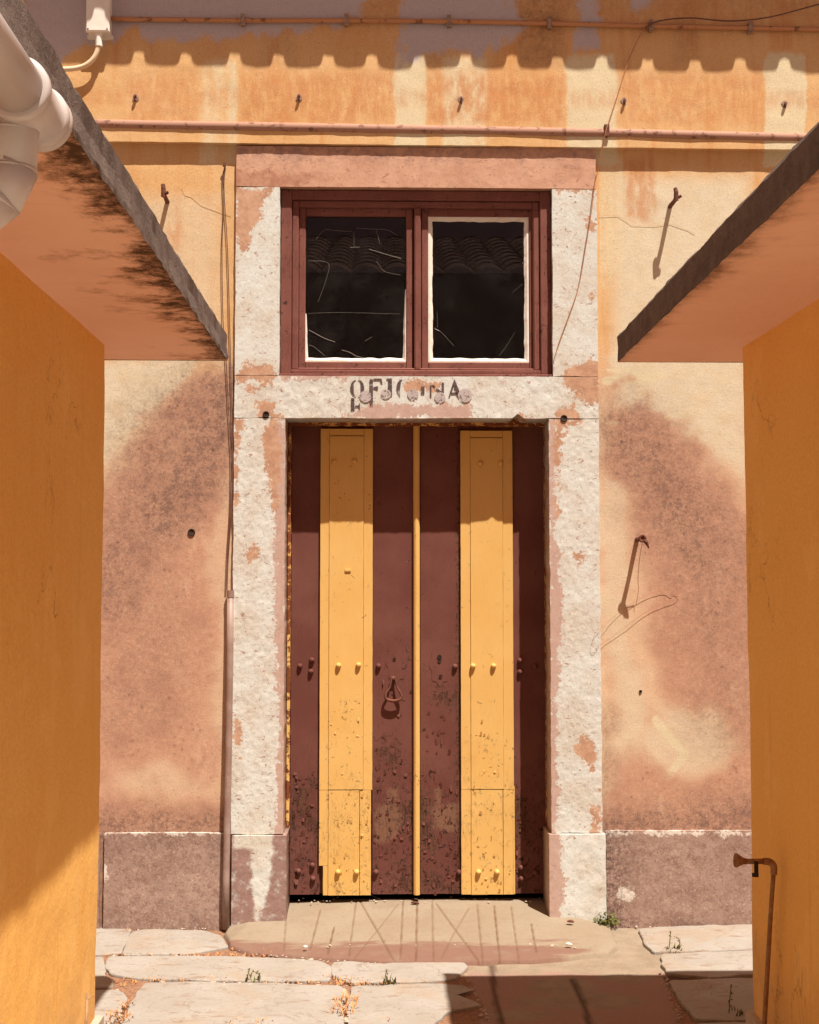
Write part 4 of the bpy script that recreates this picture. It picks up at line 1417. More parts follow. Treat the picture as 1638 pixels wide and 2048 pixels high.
for lf, a, b1, b2_, c, pe, sd in ((L, 640, 658, 727, 745, yl, 41), (R, 921.5, 941, 1006, 1026, yr, 42)):
    yb, yc = YD - 0.017, YD - 0.021
    ztop, zc = dz(859 if sd == 41 else 862), dz(874 if sd == 41 else 877)
    plank(lf, a, b1 - 0.28, yb, M_YELLOW, zj, ztop, pe, craze=ycz, seed=sd)
    plank(lf, b2_ + 0.28, c, yb, M_YELLOW, zj, ztop, pe, craze=ycz, seed=sd + 2)
    plank(lf, b1 + 0.28, b2_ - 0.28, yc, M_YELLOW, zj + 0.002, zc, pe, craze=ycz, seed=sd + 4)
    plank(lf, b1 + 0.28, b2_ - 0.28, yb, M_YELLOW, zc + 0.005, ztop, pe, craze=ycz, seed=sd + 6)
    plank(lf, b1 - 0.28, b2_ + 0.28, yb + 0.012, M_YELLOW, zc - 0.01, zc + 0.012, pe, craze=ycz, seed=sd + 7, dep=0.015)
    # lower, patched boards
    cr = 720 if sd == 41 else 1004
    s3 = (648 if sd == 41 else a)
    plank(lf, a, b1 - 0.28, yb + 0.001, M_YELLOW, dz(1729) if sd == 41 else zd0, zj - 0.001, pe, craze=ycz, seed=sd + 8)
    if sd == 41:
        plank(lf, s3, b1 - 0.28, yb + 0.001, M_YELLOW, zd0, dz(1729) - 0.001, pe, craze=ycz, seed=sd + 12)
    plank(lf, b1 + 0.28, cr - 0.45, yc + 0.001, M_YELLOW, zd0, zj - 0.002, pe, craze=ycz, seed=sd + 9)
    plank(lf, cr + 0.7, c - 2.5, yb - 0.001, M_YELLOW, zd0, zj - 0.002, pe, craze=ycz, seed=sd + 10)
    if sd == 42:
        plank(lf, c - 2, c + 1.5, yb + 0.004, M_YELLOW, zd0, zj + 0.01, pe, craze=ycz, seed=sd + 11)

# meeting bead: yellow half round strip
g = G()
xb = (dx(826.5) + dx(839.5)) / 2
rb = (dx(839.5) - dx(826.5)) / 2
prof = [(-1, 0.0), (-1, -0.012), (-0.75, -0.021), (-0.3, -0.026), (0.2, -0.026), (0.7, -0.021), (1, -0.012), (1, 0.0)]
zz = np.concatenate([np.linspace(zd0, dz(1680) - 0.001, 8), np.linspace(dz(1680) + 0.001, zd1 - 0.03, 40)])
v, f = [], []
for z in zz:
    j = 0.0012 * fbm(np.array([z * 8]), np.array([1.0]), 3)[0]
    for t_, y_ in prof:
        v.append((xb + rb * t_ + j, YD + y_, z))
npf = len(prof)
for i in range(len(zz) - 1):
    for k in range(npf - 1):
        f.append((i * npf + k, i * npf + k + 1, (i + 1) * npf + k + 1, (i + 1) * npf + k))
f.append(tuple(range(npf - 1, -1, -1)))
f.append(tuple((len(zz) - 1) * npf + k for k in range(npf)))
vz = np.array(v)
fpx, fpy = proj(vz)
mesh('cover_strip', v, f, M_YELLOW, L, fields=dict(peel=-36 + 19 * sstep(1500, 1780, fpy), craze=0.2 + 0.3 * sstep(1500, 1700, fpy), bare=np.full(len(v), -40.0)))

# studs
STUD = G()
STUD.lathe((0, 0, 0), (0, -1, 0), [(-0.004, 0.0125), (0.004, 0.0135), (0.009, 0.0125), (0.014, 0.0095), (0.017, 0.005), (0.0175, 0.001)], 12)
stud_me = {}
for key, mt in (('b', M_BROWN), ('y', M_YELLOW)):
    me = bpy.data.meshes.new('stud')
    me.from_pydata(STUD.v, [], STUD.f)
    for k_, val in (('peel', -40.0), ('craze', 0.0), ('bare', -40.0)):
        a_ = me.attributes.new(k_, 'FLOAT', 'POINT')
        a_.data.foreach_set('value', [val] * len(me.vertices))
    me.polygons.foreach_set('use_smooth', [True] * len(me.polygons))
    me.materials.append(mt)
    stud_me[key] = me
hb = np.array(ROOT_BASE[house.name])
for px, py, leaf in ((600, 1332, L), (624, 1320, L), (622, 1343, L), (677, 1331, L), (717, 1330, L), (757, 1332, L),
                     (910, 1333, R), (946, 1332, R), (987, 1332, R), (1040, 1321, R), (1040, 1344, R), (1070, 1333, R),
                     (597, 1742, L), (625, 1730, L), (626, 1757, L), (676, 1744, L), (713, 1744, L), (752, 1744, L),
                     (918, 1744, R), (957, 1744, R), (994, 1744, R), (1042, 1735, R), (1043, 1757, R), (1070, 1744, R),
                     (668, 924, L), (709, 922, L), (961, 927, R), (1001, 927, R)):
    yellow = 640 < px < 745 or 921 < px < 1026
    y = YD - (0.021 if yellow else 0.0)
    o = bpy.data.objects.new('stud', stud_me['y' if yellow else 'b'])
    link(o, leaf)
    o.location = tuple(at(px, py, y) - hb)

# drop handle, lock plates
g = G()
yh = YD - 0.012
g.lathe(at(787, 1357, YD), (0, -1, 0), [(-0.005, 0.013), (0.006, 0.013), (0.016, 0.009), (0.022, 0.007), (0.024, 0.002)], 10)
lp = [(783, 1353), (782, 1364), (779, 1376), (772, 1388), (773, 1398), (787, 1402), (801, 1398), (802, 1388), (795, 1376), (792, 1364), (791, 1353)]
hp = curve([at(x, y, YD - 0.018 - 0.010 * (y - 1353) / 50) for x, y in lp], 4)
g.tube(hp, [0.0045 + 0.0035 * sin(pi * i / (len(hp) - 1)) ** 3 for i in range(len(hp))], 8)
g.build('handle', M_RUST, L, fields=None, smooth=True)


def lock_plate(leaf, cx, cy, hh, ww, holes):
    g = G()
    n = 40
    pts = []
    for k in range(n):
        w = 2 * pi * k / n
        r = 1 + 0.10 * cos(8 * w)
        pts.append(at(cx + ww * r * cos(w), cy - hh * r * sin(w), YD - 0.0018))
    g.prism(pts, (0, 0.005, 0))
    o = g.build('lock_plate', M_BROWN, leaf, fields=flat_fields(g, -14, 0.3))
    for (hx, hy, a_, c_) in holes:
        h = G()
        h.lathe(at(hx, hy, YD - 0.004), (0, -1, 0), [(-0.001, a_ * 1.25), (0.0012, a_ * 1.25), (0.0012, a_), (0.0004, a_ * 0.7)], 10)
        ho = h.build('keyhole', M_HOLE, o)  # raised ring whose dark colour stands in for the shade inside


lock_plate(L, 793, 1322, 44, 20, [(789, 1318, 0.006, 0)])
lock_plate(R, 880, 1330, 40, 20, [(879, 1314, 0.009, 0), (879, 1322, 0.007, 0), (881, 1353, 0.007, 0)])
g = G()
g.lathe(at(696, 1141, YD - 0.021), (0, -1, 0), [(-0.001, 0.001), (0.0, 0.001)], 6)
xa = at(690, 1143, YD - 0.021)
xc = at(702, 1138, YD - 0.021)
g.box(xa[0], xc[0], YD - 0.027, YD - 0.018, xa[2], xc[2], 0.001)
g.build('nail_tab', M_YELLOW, L, fields=flat_fields(g))

# lifted flakes of paint on the weathered lower boards: real little curls that catch the sun
frnd = random.Random(11)


def flakes(leaf, mat, areas, y, smin, smax):
    g = G()
    for (x0, x1, y0, y1, n) in areas:
        for _ in range(n):
            c = at(frnd.uniform(x0, x1), y0 + (y1 - y0) * frnd.random() ** 0.8, y)
            w, h = frnd.uniform(smin, smax), frnd.uniform(smin, smax) * frnd.choice((0.7, 1.0, 1.8))
            m = frnd.randint(5, 7)
            tilt, side = frnd.uniform(0.06, 0.30), frnd.uniform(-0.2, 0.2)
            up = frnd.choice((-1, 1, 1))
            pts = []
            for k in range(m):
                a = 2 * pi * k / m + frnd.uniform(-0.3, 0.3)
                r = frnd.uniform(0.7, 1.15)
                u, v = w * 0.5 * r * cos(a), h * 0.5 * r * sin(a)
                lift = 0.0012 + max(0.0, (v * up + h * 0.5) * tilt) + max(0, u * side)
                pts.append((c[0] + u, y - lift, c[2] + v))
            g.prism(pts, (0, 0.0007, 0))
    g.build('paint_flake', mat, leaf, fields=flat_fields(g, -60, 0.1), kind='stuff')


flakes(L, M_BROWN, [(586, 637, 1540, 1690, 34), (586, 637, 1690, 1785, 14), (750, 822, 1480, 1790, 60), (750, 822, 1290, 1480, 12)], YD, 0.007, 0.024)
flakes(R, M_BROWN, [(845, 918, 1380, 1560, 20), (845, 918, 1560, 1790, 54), (1030, 1042, 1560, 1785, 16), (1045, 1090, 1600, 1785, 12)], YD, 0.007, 0.024)
flakes(L, M_YELLOW, [(662, 722, 1400, 1580, 14), (662, 740, 1580, 1785, 24)], YD - 0.0205, 0.006, 0.016)
flakes(R, M_YELLOW, [(944, 1003, 1420, 1580, 12), (944, 1022, 1580, 1785, 24)], YD - 0.0205, 0.006, 0.016)

# ------------------------------------------------------------------ lettering on the transom stone
transom = [o for o in house.children if o.name.startswith('transom_stone')][0]
lintel_box = 0


def flat(g, polys, y=YS - 0.0035, th=0.002):
    for q in polys:
        g.prism([at(x, yy, y) for x, yy in q][::-1], (0, th, 0))


def arc(cx, cy, rx, ry, a0, a1, w0, w1, n=12):
    """stroke along an ellipse, thickness swelling from w0 to w1 and back"""
    o, i = [], []
    for k in range(n + 1):
        t = k / n
        a = radians(a0 + (a1 - a0) * t)
        w = w0 + (w1 - w0) * sin(pi * t)
        o.append((cx + rx * cos(a), cy - ry * sin(a)))
        i.append((cx + (rx - w) * cos(a), cy - (ry - 0.25 * w) * sin(a)))
    return o + i[::-1]


GLYPHS = [  # O F I C I N A / E L, as far as the paint is left
    [arc(714, 776, 13.5, 17, 95, 265, 0.8, 7), arc(715, 776, 13.5, 17, 85, -85, 0.8, 7)],
    [[(739, 758), (746, 758), (746, 794), (739, 794)], [(747, 757), (763, 757), (765, 766), (762, 766), (760, 760), (747, 760)], [(747, 774), (756, 772), (756, 780), (747, 777)]],
    [[(776, 757), (784, 757), (784, 792), (776, 792)], [(773, 757), (776, 757), (776, 759), (773, 759)]],
    [arc(806, 776, 13, 18, 75, 245, 0.8, 8)],
    [[(842, 773), (849, 773), (849, 788), (842, 788)]],
    [[(860, 770), (863, 770), (863, 794), (860, 794)], [(863, 770), (868, 770), (884, 784), (884, 790)], [(884, 765), (888, 765), (888, 786), (884, 786)]],
    [[(905, 768), (909, 758), (923, 792), (915, 794)], [(905, 768), (908, 772), (900, 794), (897, 794)], [(901, 785), (915, 785), (915, 788), (901, 788)]],
    [[(702, 796), (709, 796), (709, 822), (702, 822)], [(710, 811), (716, 811), (720, 805), (720, 818), (716, 814), (710, 814)]],
    [[(740, 796), (746, 796), (746, 811), (740, 811)]]]
for gl in GLYPHS:
    g = G()
    flat(g, gl)
    g.build('letter', M_LETTER, transom)
for cx, cy, r in ((731, 793, 12), (772, 788, 10), (826, 789, 11), (880, 795, 11), (930, 791, 14)):
    g = G()
    flat(g, [[(cx + r * cos(2 * pi * k / 20), cy + r * 0.97 * sin(2 * pi * k / 20)) for k in range(20)]], YS - 0.0040, 0.002)
    g.build('paint_spot', M_DOT, transom)

# ------------------------------------------------------------------ side houses of the passage
Y_TIP, Y_COR = -1.686, -1.955
zs0, zs1 = 2.384, 2.4845
Y_BACK = -4.75
for side in (-1, 1):
    if side < 0:
        xw = at(202.5, 1250, Y_COR)[0]
        xe = at(455, 690, Y_TIP)[0]
        h = thing('passage_house', (xw - 1.5, -3.3, 0), 'ochre house on the left of the passage with mouldy overhanging concrete roof slab', 'house')
    else:
        xw = at(1496, 1250, Y_COR)[0]
        xe = at(1234, 690, Y_TIP)[0]
        h = thing('passage_house', (xw + 1.5, -3.3, 0), 'ochre house on the right of the passage with the water tap on its wall', 'house')
    xo = xw + side * 3.0
    # wall towards the passage (grid with a slightly uneven corner) and its return
    ys = np.concatenate([np.linspace(Y_BACK, Y_COR, 120)])
    zs = np.linspace(0.0, zs0 + 0.01, 90)
    YY, ZZ = np.meshgrid(ys, zs)
    XX = xw + side * 0.006 * fbm(YY * 2.5, ZZ * 2.5, 50 + side) * 2 + side * 0.0015 * fbm(YY * 20, ZZ * 20, 60)
    v = np.stack([XX, YY, ZZ], -1).reshape(-1, 3).tolist()
    nr, nc = YY.shape
    ii = np.arange(nr * nc).reshape(nr, nc)
    f = [(ii[j, i], ii[j, i + 1], ii[j + 1, i + 1], ii[j + 1, i]) for j in range(nr - 1) for i in range(nc - 1)]
    if side < 0:
        f = [q for q in f]
    else:
        f = [q[::-1] for q in f]
    n0 = len(v)
    v += [(xo, Y_COR, zs[0]), (xo, Y_COR, zs[-1]), (xo, Y_BACK, zs[0]), (xo, Y_BACK, zs[-1])]
    ce = [ii[j, nc - 1] for j in range(nr)]
    f.append(tuple(ce) + (n0 + 1, n0))
    f.append(tuple(ii[j, 0] for j in range(nr)) + (n0 + 3, n0 + 2))
    f.append((n0, n0 + 1, n0 + 3, n0 + 2))
    mesh('wall', v, f, M_SIDE, h)
    # footing
    g = G()
    zf = 0.245
    if side < 0:
        g.box(xo, xw + 0.022, Y_BACK, Y_COR + 0.02, -0.05, zf)
    else:
        g.box(xw - 0.022, xo, Y_BACK, Y_COR + 0.02, -0.05, zf)
    g.build('footing', M_FOOT, h)
    # roof slab: soffit as a grid with its distance from the outer edge
    ys = np.concatenate([np.linspace(Y_BACK - 0.12, Y_TIP, 160)])
    ss = np.concatenate([np.linspace(0, 0.06, 4), np.linspace(0.08, 0.6, 28), np.linspace(0.8, 3.6, 8)])
    YY, SS = np.meshgrid(ys, ss)
    edge = 0.006 * fbm(ys * 3, ys * 0, 70 + side) + 0.006 * fbm(ys * 26, ys * 0 + 2, 71 + side)
    XX = xe + side * (SS + edge[None, :] * (SS < 0.01))
    ZZ = zs0 + 0.004 * fbm(XX * 4, YY * 4, 72) + 0.006 * fbm(YY * 20, YY * 0 + side, 73) * (SS < 0.01)
    v = np.stack([XX, YY, ZZ], -1).reshape(-1, 3)
    nr, nc = YY.shape
    ii = np.arange(nr * nc).reshape(nr, nc)
    f = [(ii[j, i], ii[j, i + 1], ii[j + 1, i + 1], ii[j + 1, i]) for j in range(nr - 1) for i in range(nc - 1)]
    if side > 0:
        f = [q[::-1] for q in f]
    mesh('soffit', v, f, M_SOFFIT, h, smooth=True, fields=dict(edge=SS.ravel(), mould=np.full(SS.size, 0.19 if side < 0 else 0.06)))
    # edge and top of the slab
    rows = [(0.0, 0.0), (0.0, 0.012), (0.003, 0.05), (0.001, 0.088), (0.010, 0.1005), (3.6, 0.1005)]
    ev = []
    for k, (s_, zz_) in enumerate(rows):
        e = edge + 0.004 * fbm(ys * 12, ys * 0 + k, 80 + k + side) * 2 if k < 5 else 0 * ys
        zj_ = 0.009 * fbm(ys * 7, ys * 0 + 3 * k, 90 + side) * (1 if k in (4,) else 0.35 if k in (3,) else 0)
        zb = (ZZ[0] if k == 0 else zs0 + zz_ + zj_)
        ev.append(np.stack([np.full_like(ys, xe) + side * (s_ + e), ys, zb * np.ones_like(ys)], -1))
    ev = np.concatenate(ev)
    m = len(ys)
    f = []
    for k in range(len(rows) - 1):
        for i in range(m - 1):
            q = (k * m + i, k * m + i + 1, (k + 1) * m + i + 1, (k + 1) * m + i)
            f.append(q[::-1] if side < 0 else q)
    # end face towards the facade
    endl = [k * m + m - 1 for k in range(len(rows))]
    n0 = len(ev)
    ev = np.concatenate([ev, [[xe + side * 3.6, Y_TIP, zs0]], [[xe + side * 3.6, Y_BACK - 0.3, zs0]]])
    f.append(tuple(endl) + (n0,))
    f.append(tuple(k * m for k in range(len(rows)))[::-1] + (n0 + 1,))
    mesh('roof_slab', ev, f, M_FASCIA, h)
    if side < 0:
        left_house, xw_left, xe_left = h, xw, xe
    else:
        right_house, xw_right = h, xw

# ------------------------------------------------------------------ the house across the yard, mirrored in the window panes
YO = -10.2
h = thing('opposite_house', (0, YO - 1, 0), 'grey house with a tiled roof across the yard, mirrored in the window panes', 'house')
g = G()
g.box(-7, 7, YO - 4, YO, -0.05, 5.75)
g.build('wall', M_FOOT, h)
tx, vv, ff = [], [], []
per_t = 0.40
xs_ = np.arange(-7.4, 7.4, per_t / 8)
hh_ = 0.10 * abs(np.sin(pi * xs_ / per_t)) ** 0.8
rowsn = 9
for k in range(rowsn + 1):
    for zo in ((0.0,) if k in (0,) else (0.0, 0.022)):
        y0, z0 = YO + 0.45 - k * 0.38, 5.62 + k * 0.15
        vv += [(x, y0, z0 + q + zo) for x, q in zip(xs_, hh_)]
nr_, nx_ = len(vv) // len(xs_), len(xs_)
for r_ in range(nr_ - 1):
    for i in range(nx_ - 1):
        a = r_ * nx_ + i
        ff.append((a, a + 1, a + nx_ + 1, a + nx_))
mesh('roof', vv, ff, M_ROOF, h)

# ================================================================== things on the walls
YP = YU + 0.011


def along(pxs, Y):
    return [at(x, y, Y) for x, y in pxs]


# big pipe under the upper wall
t = thing('water_pipe', at(830, 262, YP), 'thick pink painted pipe running across the facade above the window', 'pipe')
g = G()
g.tube(curve(along([(60, 243), (220, 249), (500, 254), (830, 260), (1100, 265), (1300, 269), (1700, 279)], YP), 6), 0.024, 20)
g.build('pipe', M_PIPE, t, smooth=True)
g = G()
c = at(1212, 267, YP)
g.tube([c + np.array([0, 0, 0]) + 0.0265 * np.array([0, cos(a), sin(a)]) for a in np.linspace(0.0, 2 * pi, 20)], 0.004, 6)
g.box(c[0] - 0.012, c[0] + 0.012, c[1] - 0.030, c[1] - 0.02, c[2] - 0.024, c[2] + 0.028, 0.002)
g.box(c[0] - 0.012, c[0] + 0.012, c[1] - 0.03, YU + 0.01, c[2] + 0.024, c[2] + 0.036, 0.002)
g.build('strap', M_RUST, t)

# thin conduit with clips
YC = YU - 0.016
t = thing('conduit', at(900, 43, YC), 'thin rust stained conduit clipped along the top of the wall', 'conduit')
g = G()
cl = [(222, 38), (486, 41), (693, 41), (898, 43), (1099, 47), (1301, 52), (1500, 56), (1800, 62)]
g.tube(curve(along(cl, YC), 6), 0.0115, 10)
g.build('pipe', M_OCHREPIPE, t, smooth=True)
for x, y in cl[1:7]:
    g = G()
    c = at(x, y, YC)
    g.box(c[0] - 0.010, c[0] + 0.010, c[1] - 0.017, c[1] - 0.009, c[2] - 0.028, c[2] + 0.028, 0.003)
    g.box(c[0] - 0.009, c[0] + 0.009, c[1] - 0.008, YU + 0.008, c[2] + 0.013, c[2] + 0.027, 0.002)
    g.box(c[0] - 0.009, c[0] + 0.009, c[1] - 0.008, YU + 0.008, c[2] - 0.027, c[2] - 0.013, 0.002)
    g.lathe(c + np.array([0, -0.017, 0.019]), (0, -1, 0), [(0, 0.004), (0.002, 0.003)], 8)
    g.lathe(c + np.array([0, -0.017, -0.019]), (0, -1, 0), [(0, 0.004), (0.002, 0.003)], 8)
    g.build('clip', M_CLIP, t)

# junction box and its conduit bend
t = thing('junction_box', at(196, 60, YU), 'white plastic junction box at the top left of the facade', 'junction box')
yb0 = YU - 0.07
a, c = at(171, 62, yb0), at(220, -34, yb0)
g = G()
g.box(a[0], c[0], yb0, yb0 + 0.018, a[2], c[2], 0.006)
lid = g.build('lid', M_BOX, t)
for sx in (a[0] + 0.011, c[0] - 0.011):
    for sz in (a[2] + 0.011, c[2] - 0.011):
        q = G()
        q.lathe((sx, yb0 + 0.002, sz), (0, -1, 0), [(-0.001, 0.0045), (0.002, 0.0045), (0.003, 0.003)], 8)
        q.build('screw', M_RUST, lid)
g = G()
g.box(a[0] + 0.004, c[0] - 0.004, yb0 + 0.019, YU + 0.006, a[2] + 0.004, c[2] - 0.004)
g.box(a[0] - 0.004, c[0] + 0.006, yb0 + 0.052, YU + 0.006, a[2] - 0.012, a[2] + 0.004)
g.build('box', M_BOX, t)
t = thing('conduit_bend', at(196, 100, YU), 'short curved cream conduit leaving the bottom of the white box', 'conduit')
g = G()
ym = YU - 0.045
g.tube(curve([at(198, 69, ym), at(198, 84, ym), at(196, 98, ym), at(188, 116, ym), at(172, 130, ym), at(150, 137, ym), at(110, 139, ym), at(60, 139, ym)], 6), 0.0125, 10)
g.build('bend', M_CONDUIT, t, smooth=True)
g = G()
g.tube([at(198, 66, ym), at(198, 93, ym)], 0.0165, 10)
g.build('collar', M_BOX, t)

# eyelets on the upper wall
EY = [(271, 196, 'leftmost of the five rusty eyelets on the upper wall, near the left roof slab'),
      (598, 195, 'second eyelet from the left on the upper wall, in a pale worn spot'),
      (922, 200, 'middle eyelet on the upper wall beside the streaked flaking paint'),
      (1248, 203, 'fourth eyelet from the left, beside the diagonal wire'),
      (1569, 209, 'rightmost eyelet on the pale streak near the right roof slab')]
for x, y, lb in EY:
    c = at(x, y, YU)
    t = thing('wall_eyelet', c, lb, 'eyelet', 'eyelets in a row on the upper wall')
    g = G()
    v = [c + np.array([0.014 * (1 + 0.3 * cos(3 * a + x)) * cos(a), -0.003, 0.019 * sin(a)]) for a in np.linspace(0, 2 * pi, 14)[:-1]]
    g.prism(v[::-1], (0, 0.007, 0))
    g.build('plate', M_CLIP, t)
    g = G()
    g.tube([c + np.array([0, 0, 0]), c + np.array([0, -0.010, 0])], 0.0045, 6)
    g.tube([c + np.array([0.004 * cos(a), -0.013 + 0.006 * cos(a), -0.004 + 0.011 * sin(a)]) for a in np.linspace(0, 2 * pi, 14)[:-1]], 0.0038, 6, closed=True)
    g.build('ring', M_RUST, t)


def hook(px, py, ln, label, up=0.05, extra=None):
    c = at(px, py, 0.0)
    t = thing('wall_hook', c, label, 'hook', 'iron hooks in the wall')
    g = G()
    e = c + np.array([0, -ln, 0])
    g.tube([c + np.array([0, 0.03, 0]), c + np.array([0.0, -0.03, 0.0]), c + np.array([0.002, -ln * 0.6, 0.001]), e], [0.012, 0.011, 0.010, 0.011], 8)
    g.build('shank', M_RUST, t)
    g = G()
    if up > 0:
        g.tube([e + np.array([0, 0.004, -0.010]), e + np.array([0, 0, up * 0.6]), e + np.array([-0.003, 0.004, up])], [0.012, 0.011, 0.010], 8)
        g.tube([e + np.array([0.011, 0, 0.006]), e + np.array([0.024, -0.002, 0.012])], [0.009, 0.007], 7)
    else:
        g.tube([e + np.array([0.014 * cos(a), 0.0, 0.014 * sin(a)]) for a in np.linspace(0, 2 * pi, 16)[:-1]], 0.006, 7, closed=True)
        g.tube([e + np.array([0.006, 0, -0.008]), e + np.array([0.018, -0.002, -0.018]), e + np.array([0.03, 0.0, -0.045])], [0.009, 0.010, 0.003], 7)
    g.build('tip', M_RUST, t)
    return t


hook(335, 404, 0.115, 'bent iron hook left of the window beside the left roof slab')
hook(1340, 413, 0.13, 'bent iron hook right of the window with a long shadow')
hook(1274, 1079, 0.127, 'rusty iron peg with ring, right of the door at mid height', up=0)

# thin wires
def wire(name, pts, r, mat, label, cat='wire', n=6, closed=False):
    g = G()
    g.tube(curve(pts, n, closed), r, 6, closed=closed)
    return g.build(name, mat, None, label=label, cat=cat, smooth=True)


wire('wire', [at(1300, 40, YU - 0.03), at(1285, 62, YU - 0.02), at(1258, 118, YU - 0.012), at(1235, 190, YU - 0.012), at(1214, 254, YU - 0.026), at(1207, 285, YU - 0.02), at(1196, 340, YS - 0.02), at(1189, 372, YS - 0.012),
              at(1182, 430, YS - 0.014), at(1172, 490, YS - 0.013), at(1158, 570, YS - 0.012), at(1138, 630, YS - 0.012), at(1118, 685, YS - 0.012), at(1109, 716, YS - 0.010)],
     0.0022, M_CABLEBRN, 'thin wire running diagonally from the strap down to the window corner')
wire('wire', [at(1290, 56, YU - 0.035), at(1318, 42, YU - 0.04), at(1380, 36, YU - 0.04), at(1460, 42, YU - 0.045), at(1540, 34, YU - 0.05), at(1640, 8, YU - 0.06), at(1760, -20, YU - 0.05)],
     0.0035, M_CABLE, 'loose dark cable sagging off the conduit at the top right')
c0 = at(450, 334, 0.0)
t = thing('hanging_cable', c0, 'pair of thin brown wires hanging from a nail left of the window', 'wire')
g = G()
g.lathe(c0 + np.array([0, 0.01, 0]), (0, -1, 0), [(0, 0.004), (0.03, 0.004), (0.031, 0.009), (0.036, 0.009), (0.037, 0.004)], 8)
g.build('nail', M_RUST, t)
g = G()
g.tube(curve([at(x, y, -0.012) for x, y in ((449, 336), (445, 360), (447, 420), (444, 500), (446, 640), (452, 720), (457, 820), (462, 920), (460, 1020), (455, 1100), (452, 1180))], 6), 0.0022, 6)
g.tube(curve([at(x, y, -0.012) for x, y in ((451, 336), (448, 380), (455, 500), (459, 640), (462, 760), (465, 900), (463, 1020), (457, 1110), (454, 1180))], 6), 0.0022, 6)
g.build('strand', M_CABLE, t)

# riser beside the surround
t = thing('riser_pipe', (at(457, 1850, -0.04)[0], -0.04, 0.0), 'grey pipe standing against the left edge of the door surround', 'pipe')
g = G()
g.tube([at(461, 1181, -0.024), at(460, 1300, -0.024), at(457, 1500, -0.03), at(454, 1660, -0.042), at(452, 1760, -0.044), at(452, 1858, -0.046)], 0.0165, 14)
g.build('pipe', M_GREYPIPE, t, smooth=True)
g = G()
g.tube([at(461, 1180.5, -0.024), at(461, 1195, -0.024)], [0.0178, 0.0178], 14)
g.build('rim', M_GREYPIPE, t)

# wire loop right of the door
g = G()
yw = -0.010
loop = [(1186, 1278), (1194, 1262), (1230, 1232), (1262, 1208), (1300, 1188), (1330, 1181), (1343, 1188), (1349, 1182), (1357, 1187), (1352, 1198), (1325, 1208), (1290, 1225), (1240, 1262), (1206, 1286), (1192, 1296), (1184, 1292)]
g.tube(curve([at(x, y, yw if x > 1200 else YS - 0.012) for x, y in loop], 5, True), 0.0008, 5, closed=True)
g.tube(curve([at(1285, 1082, -0.12), at(1279, 1118, -0.09), at(1276, 1160, -0.05), at(1277, 1180, -0.03), at(1272, 1210, -0.012)], 5), 0.0014, 5)
g.build('wire', M_CABLEBRN, None, label='thin wire loop drooping from the iron peg right of the door', cat='wire')

# holes: shallow raised cups, the shade inside put in as dark colour
for x, y, r, Y, lb, ow in ((383, 1065, 0.0145, 0.0, None, house), (532, 829, 0.013, YS, None, house), (1128, 837, 0.014, YS, None, house), (1281, 1383, 0.006, 0.0, None, house)):
    g = G()
    g.lathe(at(x, y, Y), (0, -1, 0), [(-0.002, r * 1.3), (0.0045, r * 1.2), (0.0055, r), (0.003, r * 0.8), (0.0015, r * 0.3)], 14)
    g.build('drill_hole', M_HOLE, ow)

# cracks in the plaster: thin raised edges
for L_ in ([(362, 378), (368, 392), (385, 396), (400, 412), (430, 420), (462, 432)], [(1198, 430), (1236, 430), (1262, 452), (1316, 452), (1340, 448), (1376, 462), (1392, 470)]):
    g = G()
    p = [at(x + random.uniform(-2, 2), y + random.uniform(-2, 2), -0.0035) for x, y in L_]
    g.tube(p, 0.0006, 4)
    g.build('plaster_crack', M_CRACK, house)

# ------------------------------------------------------------------ rainwater pipe on the left roof slab
xp = xe_left + 0.023
zp = 2.2995
rp = 0.039
ye_ = -4.13                       # closed end
t = thing('drain_pipe', (xp, ye_ - 0.2, zp), 'white plastic rainwater pipe with ribbed collars under the left roof slab', 'drainpipe')
g = G()
g.tube([(xp, -4.80, zp + 0.004), (xp, ye_ - 0.13, zp)], rp * 0.97, 32)
g.build('gutter_pipe', M_GUTTER, t, smooth=True)
g = G()
g.lathe((xp, ye_ - 0.147, zp), (0, 1, 0), [(0, rp * 0.95), (0.001, rp * 1.12), (0.004, rp * 1.19), (0.016, rp * 1.19), (0.020, rp * 1.1), (0.025, rp * 1.04), (0.103, rp * 1.04), (0.106, rp * 1.14), (0.110, rp * 1.19), (0.119, rp * 1.19), (0.123, rp * 1.12), (0.127, rp * 1.19), (0.138, rp * 1.19), (0.144, rp * 1.08), (0.147, rp * 0.5)], 40)
tee = g.build('tee', M_GUTTER, t, smooth=True)
xd, yd_ = xp - 0.028, ye_ - 0.075
g = G()
g.tube([(xd + 0.012, yd_, zp - 0.005), (xd, yd_, 2.258), (xd, yd_, 2.203)], rp, 32)
for zz_ in (2.258, 2.203):
    g.tube([(xd, yd_, zz_ + 0.002), (xd, yd_, zz_ - 0.002)], rp * 1.012, 32)
q, ang = np.array([xd, yd_, 2.203]), 0.0
for k in range(3):                                  # segmented bend towards the wall
    ang += radians(25)
    dcur = np.array([-sin(ang), 0, -cos(ang)])
    q2 = q + dcur * (0.042 if k < 2 else 0.35)
    g.tube([q - dcur * 0.010, q2 + dcur * 0.008], rp * (0.995 - 0.005 * k), 32)
    q = q2
g.build('elbow', M_GUTTER, t, smooth=True)

